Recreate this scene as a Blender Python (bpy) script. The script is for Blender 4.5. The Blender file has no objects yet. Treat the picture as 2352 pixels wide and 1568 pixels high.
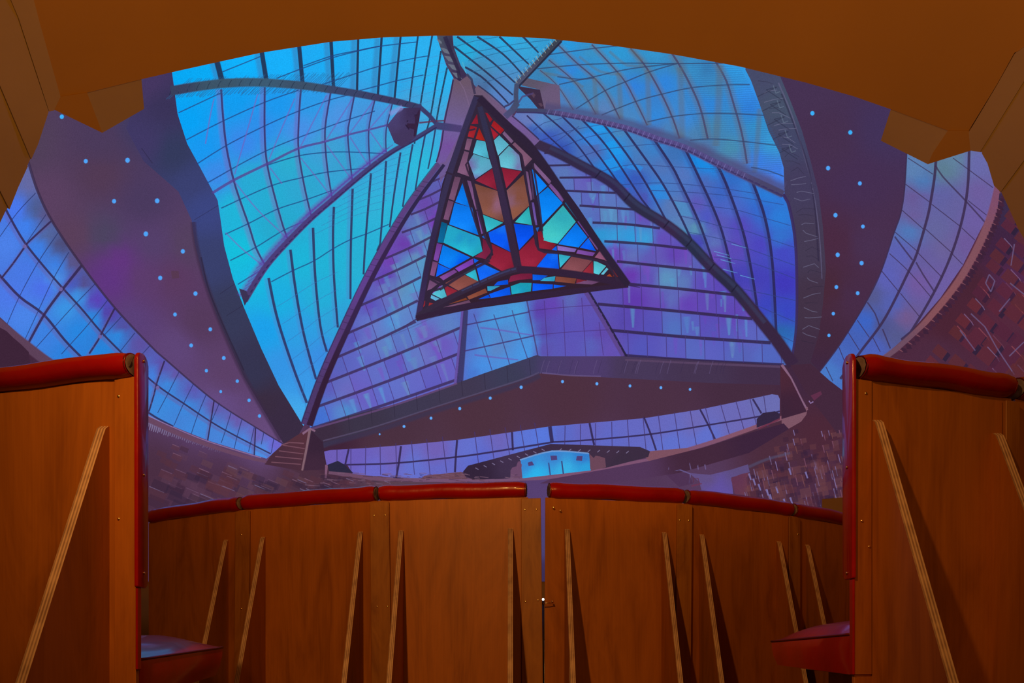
import bpy, bmesh, math, random
from mathutils import Vector

# ------------------------------------------------------------------ camera, world, lights
scene = bpy.context.scene
EYE = 0.47                      # eye height above the floor, about the height of the bench seats
F, CX, HOR = 1800.0, 1176.0, 1470.0
cd = bpy.data.cameras.new('camera'); cam = bpy.data.objects.new('camera', cd)
scene.collection.objects.link(cam)
cam.location = (0, 0, EYE); cam.rotation_euler = (math.pi/2, 0, 0)
cd.sensor_width = 36.0; cd.lens = F/2352*36.0; cd.shift_y = (HOR-784)/2352; cd.clip_start = 0.01
scene.camera = cam
w = bpy.data.worlds.new('room_ambient'); scene.world = w; w.use_nodes = True
w.node_tree.nodes['Background'].inputs[0].default_value = (1.0, 0.32, 0.06, 1)
w.node_tree.nodes['Background'].inputs[1].default_value = 0.05
vs = scene.view_settings
vs.view_transform = 'Standard'; vs.look = 'None'; vs.exposure = 0; vs.gamma = 1; vs.use_curve_mapping = False

def light(name, kind, loc, target, energy, color, size=0.1, spot=60, blend=0.6):
    d = bpy.data.lights.new(name, kind); o = bpy.data.objects.new(name, d); scene.collection.objects.link(o)
    o.location = loc; d.energy = energy; d.color = color
    if kind == 'AREA': d.size = size
    else: d.shadow_soft_size = size
    if kind == 'SPOT': d.spot_size = math.radians(spot); d.spot_blend = blend
    v = Vector(target)-Vector(loc); o.rotation_euler = v.to_track_quat('-Z', 'Y').to_euler()
    return o
WARM = (1.0, 0.48, 0.12)
light('house_light', 'SPOT', (-0.60, 0.2, EYE+1.35), (0.15, 3.0, EYE+0.2), 118, WARM, 0.03, 88, 1.0)
light('side_fill', 'AREA', (0.9, -0.9, EYE+1.3), (-0.2, 2.4, EYE+0.0), 8, WARM, 0.5)  # weak fill added from the right to soften the shadows
light('hood_fill', 'AREA', (0.0, 0.4, EYE+0.85), (0.0, 1.0, EYE+4.2), 162, (1.0, 0.37, 0.03), 0.8)  # upward fill added below the hood to brighten its plaster
light('aisle_light', 'POINT', (-0.2, 4.2, 0.35), (0, 9, 0), 6, WARM, 0.1)

# ------------------------------------------------------------------ materials
def new_mat(name):
    m = bpy.data.materials.new(name); m.use_nodes = True
    nt = m.node_tree; return m, nt, nt.nodes['Principled BSDF']
def N(nt, t, **kw):
    n = nt.nodes.new(t)
    for k, v in kw.items():
        if k in n.inputs: n.inputs[k].default_value = v
        else: setattr(n, k, v)
    return n
def ramp(nt, src, stops):
    r = nt.nodes.new('ShaderNodeValToRGB'); e = r.color_ramp.elements
    while len(e) < len(stops): e.new(0.5)
    for i, (p, c) in enumerate(stops): e[i].position = p; e[i].color = (*c, 1)
    nt.links.new(src, r.inputs[0]); return r
def wood(name, dark, light_, scale=1.0, rough=0.5, edge=False):
    m, nt, b = new_mat(name)
    tc = N(nt, 'ShaderNodeTexCoord'); mp = N(nt, 'ShaderNodeMapping')
    mp.inputs['Scale'].default_value = (8*scale, 8*scale, 1.7*scale)
    oi = N(nt, 'ShaderNodeObjectInfo'); ad = N(nt, 'ShaderNodeVectorMath', operation='ADD')
    nt.links.new(tc.outputs['Object'], ad.inputs[0]); nt.links.new(oi.outputs['Random'], ad.inputs[1])
    nt.links.new(ad.outputs[0], mp.inputs[0])
    n1 = N(nt, 'ShaderNodeTexNoise', Scale=1.3, Detail=5.0, Roughness=0.6, Distortion=0.7)
    nt.links.new(mp.outputs[0], n1.inputs['Vector'])
    wv = N(nt, 'ShaderNodeMath', operation='MULTIPLY'); wv.inputs[1].default_value = 6.0
    nt.links.new(n1.outputs['Fac'], wv.inputs[0])
    fr = N(nt, 'ShaderNodeMath', operation='PINGPONG'); fr.inputs[1].default_value = 1.0
    nt.links.new(wv.outputs[0], fr.inputs[0])
    mp2 = N(nt, 'ShaderNodeMapping'); mp2.inputs['Scale'].default_value = (160, 160, 4)
    nt.links.new(ad.outputs[0], mp2.inputs[0])
    n2 = N(nt, 'ShaderNodeTexNoise', Scale=1.0, Detail=3.0); nt.links.new(mp2.outputs[0], n2.inputs['Vector'])
    mx = N(nt, 'ShaderNodeMath', operation='MULTIPLY_ADD'); mx.inputs[1].default_value = 0.45
    nt.links.new(fr.outputs[0], mx.inputs[0]); 
    m3 = N(nt, 'ShaderNodeMath', operation='MULTIPLY'); m3.inputs[1].default_value = 0.42
    nt.links.new(n2.outputs['Fac'], m3.inputs[0]); nt.links.new(m3.outputs[0], mx.inputs[2])
    mid = tuple((a+c)/2 for a, c in zip(dark, light_))
    r = ramp(nt, mx.outputs[0], [(0.15, dark), (0.45, mid), (0.85, light_)])
    nt.links.new(r.outputs[0], b.inputs['Base Color']); b.inputs['Roughness'].default_value = rough
    b.inputs['Specular IOR Level'].default_value = 0.35
    bp = N(nt, 'ShaderNodeBump', Strength=0.12, Distance=0.002); nt.links.new(n2.outputs['Fac'], bp.inputs['Height'])
    nt.links.new(bp.outputs[0], b.inputs['Normal'])
    return m
M = {}
M['ply'] = wood('stained_plywood', (0.28, 0.080, 0.010), (0.47, 0.150, 0.018), 0.7)
M['batten'] = wood('stained_batten', (0.22, 0.066, 0.009), (0.40, 0.15, 0.022), 1.3)
def ply_edge():
    m, nt, b = new_mat('plywood_edge_layers')
    tc = N(nt, 'ShaderNodeTexCoord'); sp = N(nt, 'ShaderNodeSeparateXYZ'); nt.links.new(tc.outputs['Object'], sp.inputs[0])
    a = N(nt, 'ShaderNodeMath', operation='MULTIPLY'); a.inputs[1].default_value = 2*math.pi/0.006
    nt.links.new(sp.outputs['X'], a.inputs[0]); s = N(nt, 'ShaderNodeMath', operation='SINE'); nt.links.new(a.outputs[0], s.inputs[0])
    n = N(nt, 'ShaderNodeTexNoise', Scale=30.0, Detail=3.0); nt.links.new(tc.outputs['Object'], n.inputs['Vector'])
    q = N(nt, 'ShaderNodeMath', operation='MULTIPLY_ADD'); q.inputs[1].default_value = 0.3
    nt.links.new(s.outputs[0], q.inputs[0]); nt.links.new(n.outputs['Fac'], q.inputs[2])
    r = ramp(nt, q.outputs[0], [(0.1, (0.22, 0.11, 0.07)), (0.8, (0.62, 0.38, 0.24))])
    nt.links.new(r.outputs[0], b.inputs['Base Color']); b.inputs['Roughness'].default_value = 0.6
    return m
M['edge'] = ply_edge()
def vinyl():
    m, nt, b = new_mat('red_vinyl')
    tc = N(nt, 'ShaderNodeTexCoord'); n = N(nt, 'ShaderNodeTexNoise', Scale=9.0, Detail=3.0, Roughness=0.55)
    nt.links.new(tc.outputs['Object'], n.inputs['Vector'])
    r = ramp(nt, n.outputs['Fac'], [(0.3, (0.27, 0.001, 0.003)), (0.7, (0.37, 0.002, 0.004))])
    nt.links.new(r.outputs[0], b.inputs['Base Color']); b.inputs['Roughness'].default_value = 0.34
    b.inputs['Specular IOR Level'].default_value = 0.35; b.inputs['Coat Weight'].default_value = 0.7; b.inputs['Coat Roughness'].default_value = 0.09
    n2 = N(nt, 'ShaderNodeTexNoise', Scale=26.0, Detail=2.0); nt.links.new(tc.outputs['Object'], n2.inputs['Vector'])
    bp = N(nt, 'ShaderNodeBump', Strength=0.25, Distance=0.006); nt.links.new(n2.outputs['Fac'], bp.inputs['Height'])
    nt.links.new(bp.outputs[0], b.inputs['Normal'])
    return m
M['vinyl'] = vinyl()
def plain(name, col, rough=0.6, metal=0.0, noise=0.0, scale=6.0, bump=0.0):
    m, nt, b = new_mat(name)
    tc = N(nt, 'ShaderNodeTexCoord'); n = N(nt, 'ShaderNodeTexNoise', Scale=scale, Detail=4.0)
    nt.links.new(tc.outputs['Object'], n.inputs['Vector'])
    r = ramp(nt, n.outputs['Fac'], [(0.3, tuple(c*(1-noise) for c in col)), (0.7, tuple(min(1, c*(1+noise)) for c in col))])
    nt.links.new(r.outputs[0], b.inputs['Base Color']); b.inputs['Roughness'].default_value = rough; b.inputs['Metallic'].default_value = metal
    if bump:
        bp = N(nt, 'ShaderNodeBump', Strength=bump, Distance=0.003)
        n3 = N(nt, 'ShaderNodeTexNoise', Scale=90.0, Detail=3.0); nt.links.new(tc.outputs['Object'], n3.inputs['Vector'])
        nt.links.new(n3.outputs['Fac'], bp.inputs['Height']); nt.links.new(bp.outputs[0], b.inputs['Normal'])
    return m
M['plaster'] = plain('painted_plaster', (0.42, 0.235, 0.045), 0.85, 0, 0.05, 1.2, 0.1)
M['tan'] = plain('tan_painted_panel', (0.40, 0.31, 0.20), 0.8, 0, 0.06, 2.0, 0.1)
M['brass'] = plain('brass_screw', (0.85, 0.62, 0.3), 0.25, 1.0)
M['dark_vinyl'] = plain('dark_red_piping', (0.12, 0.002, 0.004), 0.4)
M['lining'] = plain('grey_gathered_lining', (0.15, 0.10, 0.11), 0.7, 0, 0.4, 60.0)
M['carpet'] = plain('dark_carpet', (0.05, 0.02, 0.018), 0.95, 0, 0.3, 60.0, 0.4)
M['steel'] = plain('dark_steel', (0.05, 0.045, 0.045), 0.45, 0.8)
def glow(name, col, s):
    m, nt, b = new_mat(name); b.inputs['Base Color'].default_value = (0, 0, 0, 1)
    b.inputs['Emission Color'].default_value = (*col, 1); b.inputs['Emission Strength'].default_value = s; return m
def projected():
    m = bpy.data.materials.new('projected_light'); m.use_nodes = True; nt = m.node_tree; nt.nodes.clear()
    out = nt.nodes.new('ShaderNodeOutputMaterial'); at = N(nt, 'ShaderNodeAttribute', attribute_name='Col')
    tc = N(nt, 'ShaderNodeTexCoord'); n = N(nt, 'ShaderNodeTexNoise', Scale=170.0, Detail=1.0)
    nt.links.new(tc.outputs['Object'], n.inputs['Vector'])
    mr = N(nt, 'ShaderNodeMapRange'); mr.inputs[1].default_value = 0.25; mr.inputs[2].default_value = 0.75
    mr.inputs[3].default_value = 0.90; mr.inputs[4].default_value = 1.10
    nt.links.new(n.outputs['Fac'], mr.inputs[0])
    e = nt.nodes.new('ShaderNodeEmission'); nt.links.new(at.outputs['Color'], e.inputs[0]); nt.links.new(mr.outputs[0], e.inputs[1])
    t = nt.nodes.new('ShaderNodeBsdfTransparent'); mx = nt.nodes.new('ShaderNodeMixShader')
    nt.links.new(at.outputs['Alpha'], mx.inputs[0]); nt.links.new(t.outputs[0], mx.inputs[1]); nt.links.new(e.outputs[0], mx.inputs[2])
    nt.links.new(mx.outputs[0], out.inputs[0])
    m.cycles.emission_sampling = 'NONE'
    return m
M['proj'] = projected()

# ------------------------------------------------------------------ object helpers
COL = scene.collection
def link(name, me, mat, parent=None, smooth=False):
    if mat is not None: me.materials.append(mat)
    o = bpy.data.objects.new(name, me); COL.objects.link(o)
    if parent is not None: o.parent = parent
    if smooth:
        for p in me.polygons: p.use_smooth = True
    return o
def tag(o, label=None, cat=None, group=None, kind=None):
    if label: o['label'] = label
    if cat: o['category'] = cat
    if group: o['group'] = group
    if kind: o['kind'] = kind
    return o
def empty(name, loc):
    o = bpy.data.objects.new(name, None); COL.objects.link(o); o.location = loc; o.empty_display_size = 0.1; return o
def bmo(name, bm, mat, parent=None, smooth=False):
    me = bpy.data.meshes.new(name); bmesh.ops.recalc_face_normals(bm, faces=bm.faces)
    bm.to_mesh(me); bm.free(); return link(name, me, mat, parent, smooth)
def at(x, y, Y):                 # a point seen at (x, y) standing at distance Y
    return Vector(((x-CX)/F*Y, Y, EYE+(HOR-y)/F*Y))

# ------------------------------------------------------------------ dome geometry
DC = Vector((0, 3.2, EYE)); DR = 4.6
def dome_point(x, y, r):
    d = Vector(((x-CX)/F, 1.0, (HOR-y)/F)); c = DC-Vector((0, 0, EYE))
    a = d.dot(d); b = d.dot(c); q = c.dot(c)-r*r
    t = (b+math.sqrt(max(0, b*b-a*q)))/a
    return d*t+Vector((0, 0, EYE))
def clip(poly, ax, v, keep_less):
    out = []; n = len(poly)
    for i in range(n):
        p, q = poly[i], poly[(i+1) % n]
        pi = (p[ax] <= v) if keep_less else (p[ax] >= v); qi = (q[ax] <= v) if keep_less else (q[ax] >= v)
        if pi: out.append(p)
        if pi != qi:
            s = (v-p[ax])/(q[ax]-p[ax]); out.append((p[0]+(q[0]-p[0])*s, p[1]+(q[1]-p[1])*s))
    return out
def cells(poly, cs):
    x0 = min(p[0] for p in poly); x1 = max(p[0] for p in poly); y0 = min(p[1] for p in poly); y1 = max(p[1] for p in poly)
    i = math.floor(x0/cs)
    while i*cs < x1:
        col = clip(clip(poly, 0, i*cs, False), 0, (i+1)*cs, True)
        if len(col) > 2:
            j = math.floor(y0/cs)
            while j*cs < y1:
                c = clip(clip(col, 1, j*cs, False), 1, (j+1)*cs, True)
                d = []
                for p in c:
                    if not d or abs(p[0]-d[-1][0])+abs(p[1]-d[-1][1]) > 1e-4: d.append(p)
                if len(d) > 2 and abs(d[0][0]-d[-1][0])+abs(d[0][1]-d[-1][1]) < 1e-4: d.pop()
                if len(d) > 2:
                    ar = sum(d[k][0]*d[(k+1) % len(d)][1]-d[(k+1) % len(d)][0]*d[k][1] for k in range(len(d)))
                    if abs(ar) > 0.05: yield d
                j += 1
        i += 1
def s2l(c):
    return c/12.92 if c <= 0.04045 else ((c+0.055)/1.055)**2.4
def hx(h):
    h = h.lstrip('#'); return tuple(int(h[i:i+2], 16)/255 for i in (0, 2, 4))
def field(spec):
    """a hex colour, or a list of (x, y, hex) samples of the picture blended smoothly"""
    if isinstance(spec, str):
        c = tuple(s2l(v) for v in hx(spec)); return lambda x, y: c
    pts = [(x, y, hx(h)) for x, y, h in spec]
    def f(x, y):
        sw = 0; r = [0, 0, 0]
        for px, py, c in pts:
            wt = 1/((x-px)**2+(y-py)**2+60)**1.6
            sw += wt
            for k in range(3): r[k] += c[k]*wt
        return tuple(s2l(v/sw) for v in r)
    return f
def smoothpath(pts, step=14):
    if len(pts) < 3:
        out = []
        (x0, y0), (x1, y1) = pts; n = max(1, int(math.hypot(x1-x0, y1-y0)/step))
        return [(x0+(x1-x0)*i/n, y0+(y1-y0)*i/n, i/n) for i in range(n+1)]
    L = [0]
    for a, b in zip(pts, pts[1:]): L.append(L[-1]+math.hypot(b[0]-a[0], b[1]-a[1]))
    out = []
    for i in range(len(pts)-1):
        p0 = pts[i-1] if i else pts[0]; p1 = pts[i]; p2 = pts[i+1]; p3 = pts[i+2] if i+2 < len(pts) else pts[-1]
        n = max(1, int((L[i+1]-L[i])/step))
        for j in range(n):
            t = j/n
            q = [0.5*(2*p1[k]+(-p0[k]+p2[k])*t+(2*p0[k]-5*p1[k]+4*p2[k]-p3[k])*t*t+(-p0[k]+3*p1[k]-3*p2[k]+p3[k])*t**3) for k in (0, 1)]
            out.append((q[0], q[1], (L[i]+(L[i+1]-L[i])*t)/L[-1]))
    out.append((pts[-1][0], pts[-1][1], 1.0)); return out
PO = Vector((0, 7.6, 2.2))      # foot of the projected image, near the middle of the curved wall
class Pic:
    """flat coloured areas of the projected picture, lying on the dome"""
    def __init__(s, layer, inc=0.00008): s.inc = inc; s.r0 = s.r = DR-0.006*layer; s.v = []; s.f = []; s.c = []; s.n = 0
    def up(s):                   # every later area lies a hair above the earlier ones
        if s.n: s.r = s.r0-0.0015-s.inc*s.n
        s.n += 1
    def vert(s, x, y, c, a=1.0):
        s.v.append(dome_point(x, y, s.r)-PO); s.c += [c[0], c[1], c[2], a]; return len(s.v)-1
    def poly(s, pts, spec, cs=24, a=1.0):
        f = field(spec); s.up()
        for d in cells(pts, cs): s.f.append([s.vert(x, y, f(x, y), a) for x, y in d])
        return s
    def stroke(s, pts, w0, w1=None, spec='#000000', a=1.0, soft=False, sharp=False):
        if w1 is None: w1 = w0
        if sharp:
            for p, q in zip(pts, pts[1:]): s.stroke([p, q], w0, w1, spec, a, soft)
            return s
        s.up(); P = smoothpath(pts); f = field(spec); prev = None
        prof = [(-1, 0), (-0.35, a), (0.35, a), (1, 0)] if soft else [(-1, 0), (-0.72, a), (0.72, a), (1, 0)]
        for i, (x, y, t) in enumerate(P):
            ax, ay = P[max(0, i-1)][:2]; bx, by = P[min(len(P)-1, i+1)][:2]
            dx, dy = bx-ax, by-ay; l = math.hypot(dx, dy) or 1; nx, ny = -dy/l, dx/l
            h = (w0+(w1-w0)*t)/2*(1.9 if soft else 1.25)
            c = f(x, y); row = [s.vert(x+nx*h*u, y+ny*h*u, c, al) for u, al in prof]
            if prev:
                for k in range(3): s.f.append([prev[k], prev[k+1], row[k+1], row[k]])
            prev = row
        return s
    def dot(s, x, y, r, spec):
        f = field(spec); c = f(x, y); s.up()
        ring = [s.vert(x+math.cos(k*math.pi/4)*r*0.85, y+math.sin(k*math.pi/4)*r, c) for k in range(8)]
        s.f.append(ring)
        out = [s.vert(x+math.cos(k*math.pi/4)*r*1.3, y+math.sin(k*math.pi/4)*r*1.35, c, 0.0) for k in range(8)]
        for k in range(8): s.f.append([ring[k], ring[(k+1) % 8], out[(k+1) % 8], out[k]])
        return s
    def build(s, name, parent, label=None):
        me = bpy.data.meshes.new(name); me.from_pydata(s.v, [], s.f); me.update()
        ca = me.color_attributes.new('Col', 'FLOAT_COLOR', 'POINT'); ca.data.foreach_set('color', s.c)
        o = link(name, me, M['proj'], parent)
        if label: o['label'] = label
        return o

# ------------------------------------------------------------------ the setting
def ring_wall(name, r, z0, z1, a0, a1, mat, n=72):
    bm = bmesh.new(); rows = []
    for i in range(n+1):
        a = a0+(a1-a0)*i/n; rows.append([bm.verts.new((DC.x+rr*math.sin(a), DC.y+rr*math.cos(a), z)) for rr, z in ((r, z0), (r, z1), (r+0.1, z1), (r+0.1, z0))])
    for a, b in zip(rows, rows[1:]):
        for k in range(4): bm.faces.new((a[k], a[(k+1) % 4], b[(k+1) % 4], b[k]))
    return bmo(name, bm, mat, None, True)
A = math.radians(118)
tag(ring_wall('wall_back', DR+0.02, 0.0, EYE, -A, A, M['plaster']), kind='structure')
bm = bmesh.new(); nA, nE = 72, 30; g = []
for j in range(nE+1):
    e = math.pi/2*j/nE
    g.append([bm.verts.new(DC+(DR+0.02)*Vector((math.sin(-A+2*A*i/nA)*math.cos(e), math.cos(-A+2*A*i/nA)*math.cos(e), math.sin(e)))) for i in range(nA+1)])
for j in range(nE):
    for i in range(nA): bm.faces.new((g[j][i], g[j][i+1], g[j+1][i+1], g[j+1][i]))
bmesh.ops.remove_doubles(bm, verts=bm.verts, dist=1e-5)
o = tag(bmo('ceiling', bm, M['plaster'], None, True), kind='structure')
so = o.modifiers.new('thick', 'SOLIDIFY'); so.thickness = 0.08; so.offset = 1 if o.data.polygons[0].normal.dot(o.data.polygons[0].center-DC) > 0 else -1
bm = bmesh.new(); top = []; bot = []
for i in range(64):
    a = 2*math.pi*i/64; top.append(bm.verts.new((5*math.sin(a), 3.2+5*math.cos(a), 0))); bot.append(bm.verts.new((5*math.sin(a), 3.2+5*math.cos(a), -0.1)))
bm.faces.new(top); bm.faces.new(bot)
for i in range(64): bm.faces.new((top[i], top[(i+1) % 64], bot[(i+1) % 64], bot[i]))
tag(bmo('floor', bm, M['carpet']), kind='structure')

def shell(name, pts, inset, thick, mat, parent, cs=40, bevel=0.0):
    """a plaster slab that follows the dome: outline, inset from the dome and thickness"""
    r = DR-inset; bm = bmesh.new()
    for d in cells(pts, cs): bm.faces.new([bm.verts.new(dome_point(x, y, r)) for x, y in d])
    bmesh.ops.remove_doubles(bm, verts=bm.verts, dist=2e-4)
    bmesh.ops.recalc_face_normals(bm, faces=bm.faces)
    ext = bmesh.ops.extrude_face_region(bm, geom=bm.faces[:])
    for v in [e for e in ext['geom'] if isinstance(e, bmesh.types.BMVert)]:
        v.co += (v.co-DC).normalized()*thick
    me = bpy.data.meshes.new(name); bmesh.ops.recalc_face_normals(bm, faces=bm.faces); bm.to_mesh(me); bm.free()
    o = link(name, me, mat, parent)
    return o
ARCH = [(325, 182), (390, 167), (480, 147), (600, 121), (760, 96), (880, 86), (1000, 82), (1120, 82), (1250, 88), (1400, 104), (1540, 124), (1700, 153), (1852, 190), (1960, 221), (2046, 251)]
hood = shell('ceiling_hood', [(-260, -260), (2640, -260), (2640, 0), (2400, 90), (2330, 121), (2289, 195), (2225, 300), (2177, 300)] + ARCH[::-1] +
             [(200, 213), (137, 222), (90, 60), (60, -20), (-60, -200)], 0.30, 0.26, M['plaster'], None)
tag(hood, 'curved orange plaster hood whose arched lower edge frames the projection', 'ceiling hood', kind='structure')
tag(shell('trim_1', [(200, 213), (325, 182), (331, 250), (235, 305)], 0.285, 0.24, M['tan'], None), kind='structure')
tag(shell('trim_2', [(137, 222), (200, 213), (235, 305), (125, 252), (128, 235)], 0.305, 0.27, M['plaster'], None), kind='structure')
tag(shell('trim_3', [(2046, 251), (2177, 300), (2143, 350), (2131, 377), (2023, 323)], 0.285, 0.24, M['tan'], None), kind='structure')
tag(shell('trim_4', [(2177, 300), (2225, 300), (2240, 330), (2229, 346), (2131, 377), (2143, 350)], 0.305, 0.27, M['plaster'], None), kind='structure')
LP = [[(62, -60), (92, 55), (139, 222), (124, 254), (113, 256), (43, 42), (0, -60)],
      [(40, 44), (112, 256), (88, 330), (72, 366), (0, 196), (-40, 90), (-40, 30), (0, -20)],
      [(-2, 203), (64, 382), (42, 430), (22, 481), (0, 437), (-60, 330), (-60, 100)],
      [(-60, 345), (-2, 445), (14, 480), (12, 486), (0, 512), (-60, 640), (-160, 560), (-160, 300)]]
RP = [[(2330, 124), (2420, 60), (2420, 80), (2346, 196), (2251, 349), (2229, 346), (2225, 304), (2289, 197)],
      [(2349, 200), (2430, 80), (2430, 260), (2352, 368), (2298, 441), (2283, 426), (2268, 375), (2255, 352)],
      [(2302, 445), (2355, 372), (2430, 270), (2480, 700), (2412, 640), (2352, 548), (2340, 528)]]
for i, q in enumerate(LP):
    tag(shell('trim_%d' % (5+i), q, 0.312+0.006*i, 0.26, M['tan'], None, 30), kind='structure')
for i, q in enumerate(RP):
    tag(shell('trim_%d' % (9+i), q, 0.312+0.006*i, 0.26, M['tan'], None, 30), kind='structure')
tag(shell('trim_13', [(-60, -60), (60, -60), (90, 55), (130, 215), (112, 250), (72, 360), (20, 474), (-4, 510), (-160, 600)], 0.296, 0.25, M['tan'], None), kind='structure')
tag(shell('trim_14', [(2420, 60), (2332, 128), (2292, 200), (2235, 345), (2256, 350), (2298, 438), (2345, 530), (2420, 640), (2480, 400)], 0.296, 0.25, M['tan'], None), kind='structure')
tag(shell('trim_12', [(1888, 1146), (1990, 1138), (1990, 1260), (1888, 1260)], 0.06, 0.05, M['plaster'], None), kind='structure')


# ------------------------------------------------------------------ the projected picture
SC = tag(empty('projection', PO), 'projection of a glass-roofed church interior with a stained glass lantern on the curved wall',
         'projected image')
def interp(tb, y):
    for (a, u), (b, v) in zip(tb, tb[1:]):
        if y <= b: return u+(v-u)*max(0.0, (y-a)/(b-a))
    return tb[-1][1]
def part(name, layer, fn, label=None, parent=None, inc=0.00008):
    p = Pic(layer, inc); fn(p); return p.build(name, parent or SC, label)
DK = '#33264a'
BASE = [(60, 330, '503f58'), (230, 330, '4b3a5a'), (230, 400, '523a54'), (330, 460, '4a3a5e'), (110, 460, '5a4060'), (240, 540, '4c4360'), (170, 540, '5a3f5a'),
        (270, 600, '62357f'), (255, 640, '5f3580'), (330, 640, '5c3c6c'), (300, 740, '5a4078'), (400, 640, '5a3a60'), (430, 560, '54405f'), (350, 560, '543f6a'),
        (460, 740, '553a5c'), (400, 800, '5f4578'), (520, 860, '5c4068'), (500, 930, '644a80'), (620, 1000, '664a7a'), (330, 290, '403a60'),
        (1860, 200, '463252'), (1900, 320, '46304e'), (2030, 300, '423258'), (1980, 420, '452f52'), (1920, 560, '4a2a42'), (1990, 560, '483050'), (1900, 660, '48293a'), (1960, 680, '472c48'),
        (1880, 780, '42283c'), (1880, 850, '3f2740'), (900, 990, '4a3040'), (1100, 950, '4d3140'), (1300, 920, '4d3040'), (1500, 930, '4b3044'), (1700, 900, '452c40'), (760, 1030, '3f2438'),
        (350, 1100, '4a2e42'), (500, 1120, '4c3048'), (700, 1100, '4c3040'), (900, 1110, '5a4050'), (1240, 1150, '564070'), (1245, 1250, '4a4070'), (1245, 1320, '3a2c50'), (1400, 1090, '54385a'), (1600, 1080, '553a5a'), (1800, 1050, '4c2c3c'), (1880, 1000, '4c2838'), (1880, 1120, '4a2a40'),
        (20, 810, '42263a'), (2250, 780, '50283c'), (2150, 800, '4e2838'), (2340, 650, '5a2840')]
def f(p): p.poly([(-140, 60), (-140, 1335), (1888, 1335), (1888, 1146), (2480, 1146), (2480, 60)], BASE)
part('church_wall', 0, f, 'dull purple concrete walls in the projected picture')
# the broad dark beams
BL = [(330, 60), (385, 60), (395, 165), (408, 262), (430, 330), (460, 385), (500, 460), (506, 500), (515, 565), (535, 640), (560, 705), (600, 800), (640, 885), (697, 978), (680, 1010), (652, 1020), (610, 950), (560, 865), (500, 730), (468, 640), (448, 560), (440, 505), (410, 440), (330, 370), (290, 295), (330, 180)]
def f(p):
    p.poly(BL, [(340, 190, '453660'), (380, 240, '3a3358'), (330, 330, '403864'), (400, 350, '343a5c'), (440, 420, '3a4070'), (470, 480, '3b4580'), (480, 600, '39406c'), (520, 720, '373a58'), (580, 860, '353450'), (640, 970, '392b42'), (600, 930, '3a2c40')])
    p.stroke([(444, 510), (450, 560), (470, 640), (502, 730), (560, 862), (645, 1010)], 9, 9, '3a2a44', 0.7, True)
    p.stroke([(462, 590), (478, 660), (510, 740), (560, 850)], 3, 3, '2a2238', 0.6)
    for a, b in (((446, 505), (504, 470)), ((505, 675), (545, 648)), ((520, 725), (560, 700))): p.stroke([a, b], 1.5, 1.5, '2a2440', 0.5)
    p.stroke([(325, 340), (350, 375)], 2, 2, '2a2440', 0.5)
part('concrete_beam', 1, f, 'dark blue grey beam left of the projected skylight')
BR = [(1705, 60), (1790, 60), (1792, 175), (1815, 230), (1842, 300), (1862, 370), (1880, 440), (1890, 520), (1897, 620), (1890, 700), (1880, 770), (1862, 830), (1930, 905), (1935, 1000), (1850, 860), (1812, 832), (1822, 800), (1830, 760), (1832, 680), (1831, 600), (1825, 530), (1815, 470), (1800, 440), (1800, 410), (1800, 385), (1790, 350), (1765, 300), (1745, 240), (1725, 185), (1712, 160)]
def f(p):
    p.poly(BR, [(1750, 180, '464a68'), (1790, 240, '465068'), (1800, 330, '424565'), (1830, 420, '433c5c'), (1850, 560, '443a52'), (1860, 700, '423246'), (1850, 820, '402c42'), (1900, 900, '3c263c')])
    p.stroke([(1788, 190), (1818, 262), (1845, 350), (1868, 440), (1882, 540), (1888, 640)], 3, 2, '6a6488', 0.5)
    p.stroke([(1795, 215), (1825, 290), (1855, 380), (1872, 480), (1880, 600)], 3, 3, '2c2440', 0.6, True)
    rr = random.Random(4)
    for i in range(34):
        y = 190+i*18; xc = interp([(180, 1756), (300, 1804), (440, 1842), (600, 1866), (720, 1862), (820, 1846)], y)
        p.stroke([(xc-16+rr.uniform(-6, 6), y+rr.uniform(-6, 10)), (xc+rr.uniform(-5, 5), y+rr.uniform(-4, 4)), (xc+20+rr.uniform(-6, 8), y+rr.uniform(-4, 12))], 1.6, 1.2, '7a7898' if rr.random() < 0.55 else '2a2438', 0.45)
    for i in range(5):
        y = 200+i*34; x = 1740+i*9
        p.stroke([(x, y+22), (x+44, y), (x+20, y+6), (x+56, y+30)], 2.2, 2, '2e3048', 0.6, sharp=True)
        p.stroke([(x+36, y-4), (x+42, y+14), (x+52, y+10)], 2, 2, '6c7a90', 0.45, sharp=True)
part('concrete_beam', 1, f, 'dark hatched beam right of the projected skylight', inc=0.00003)

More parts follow.
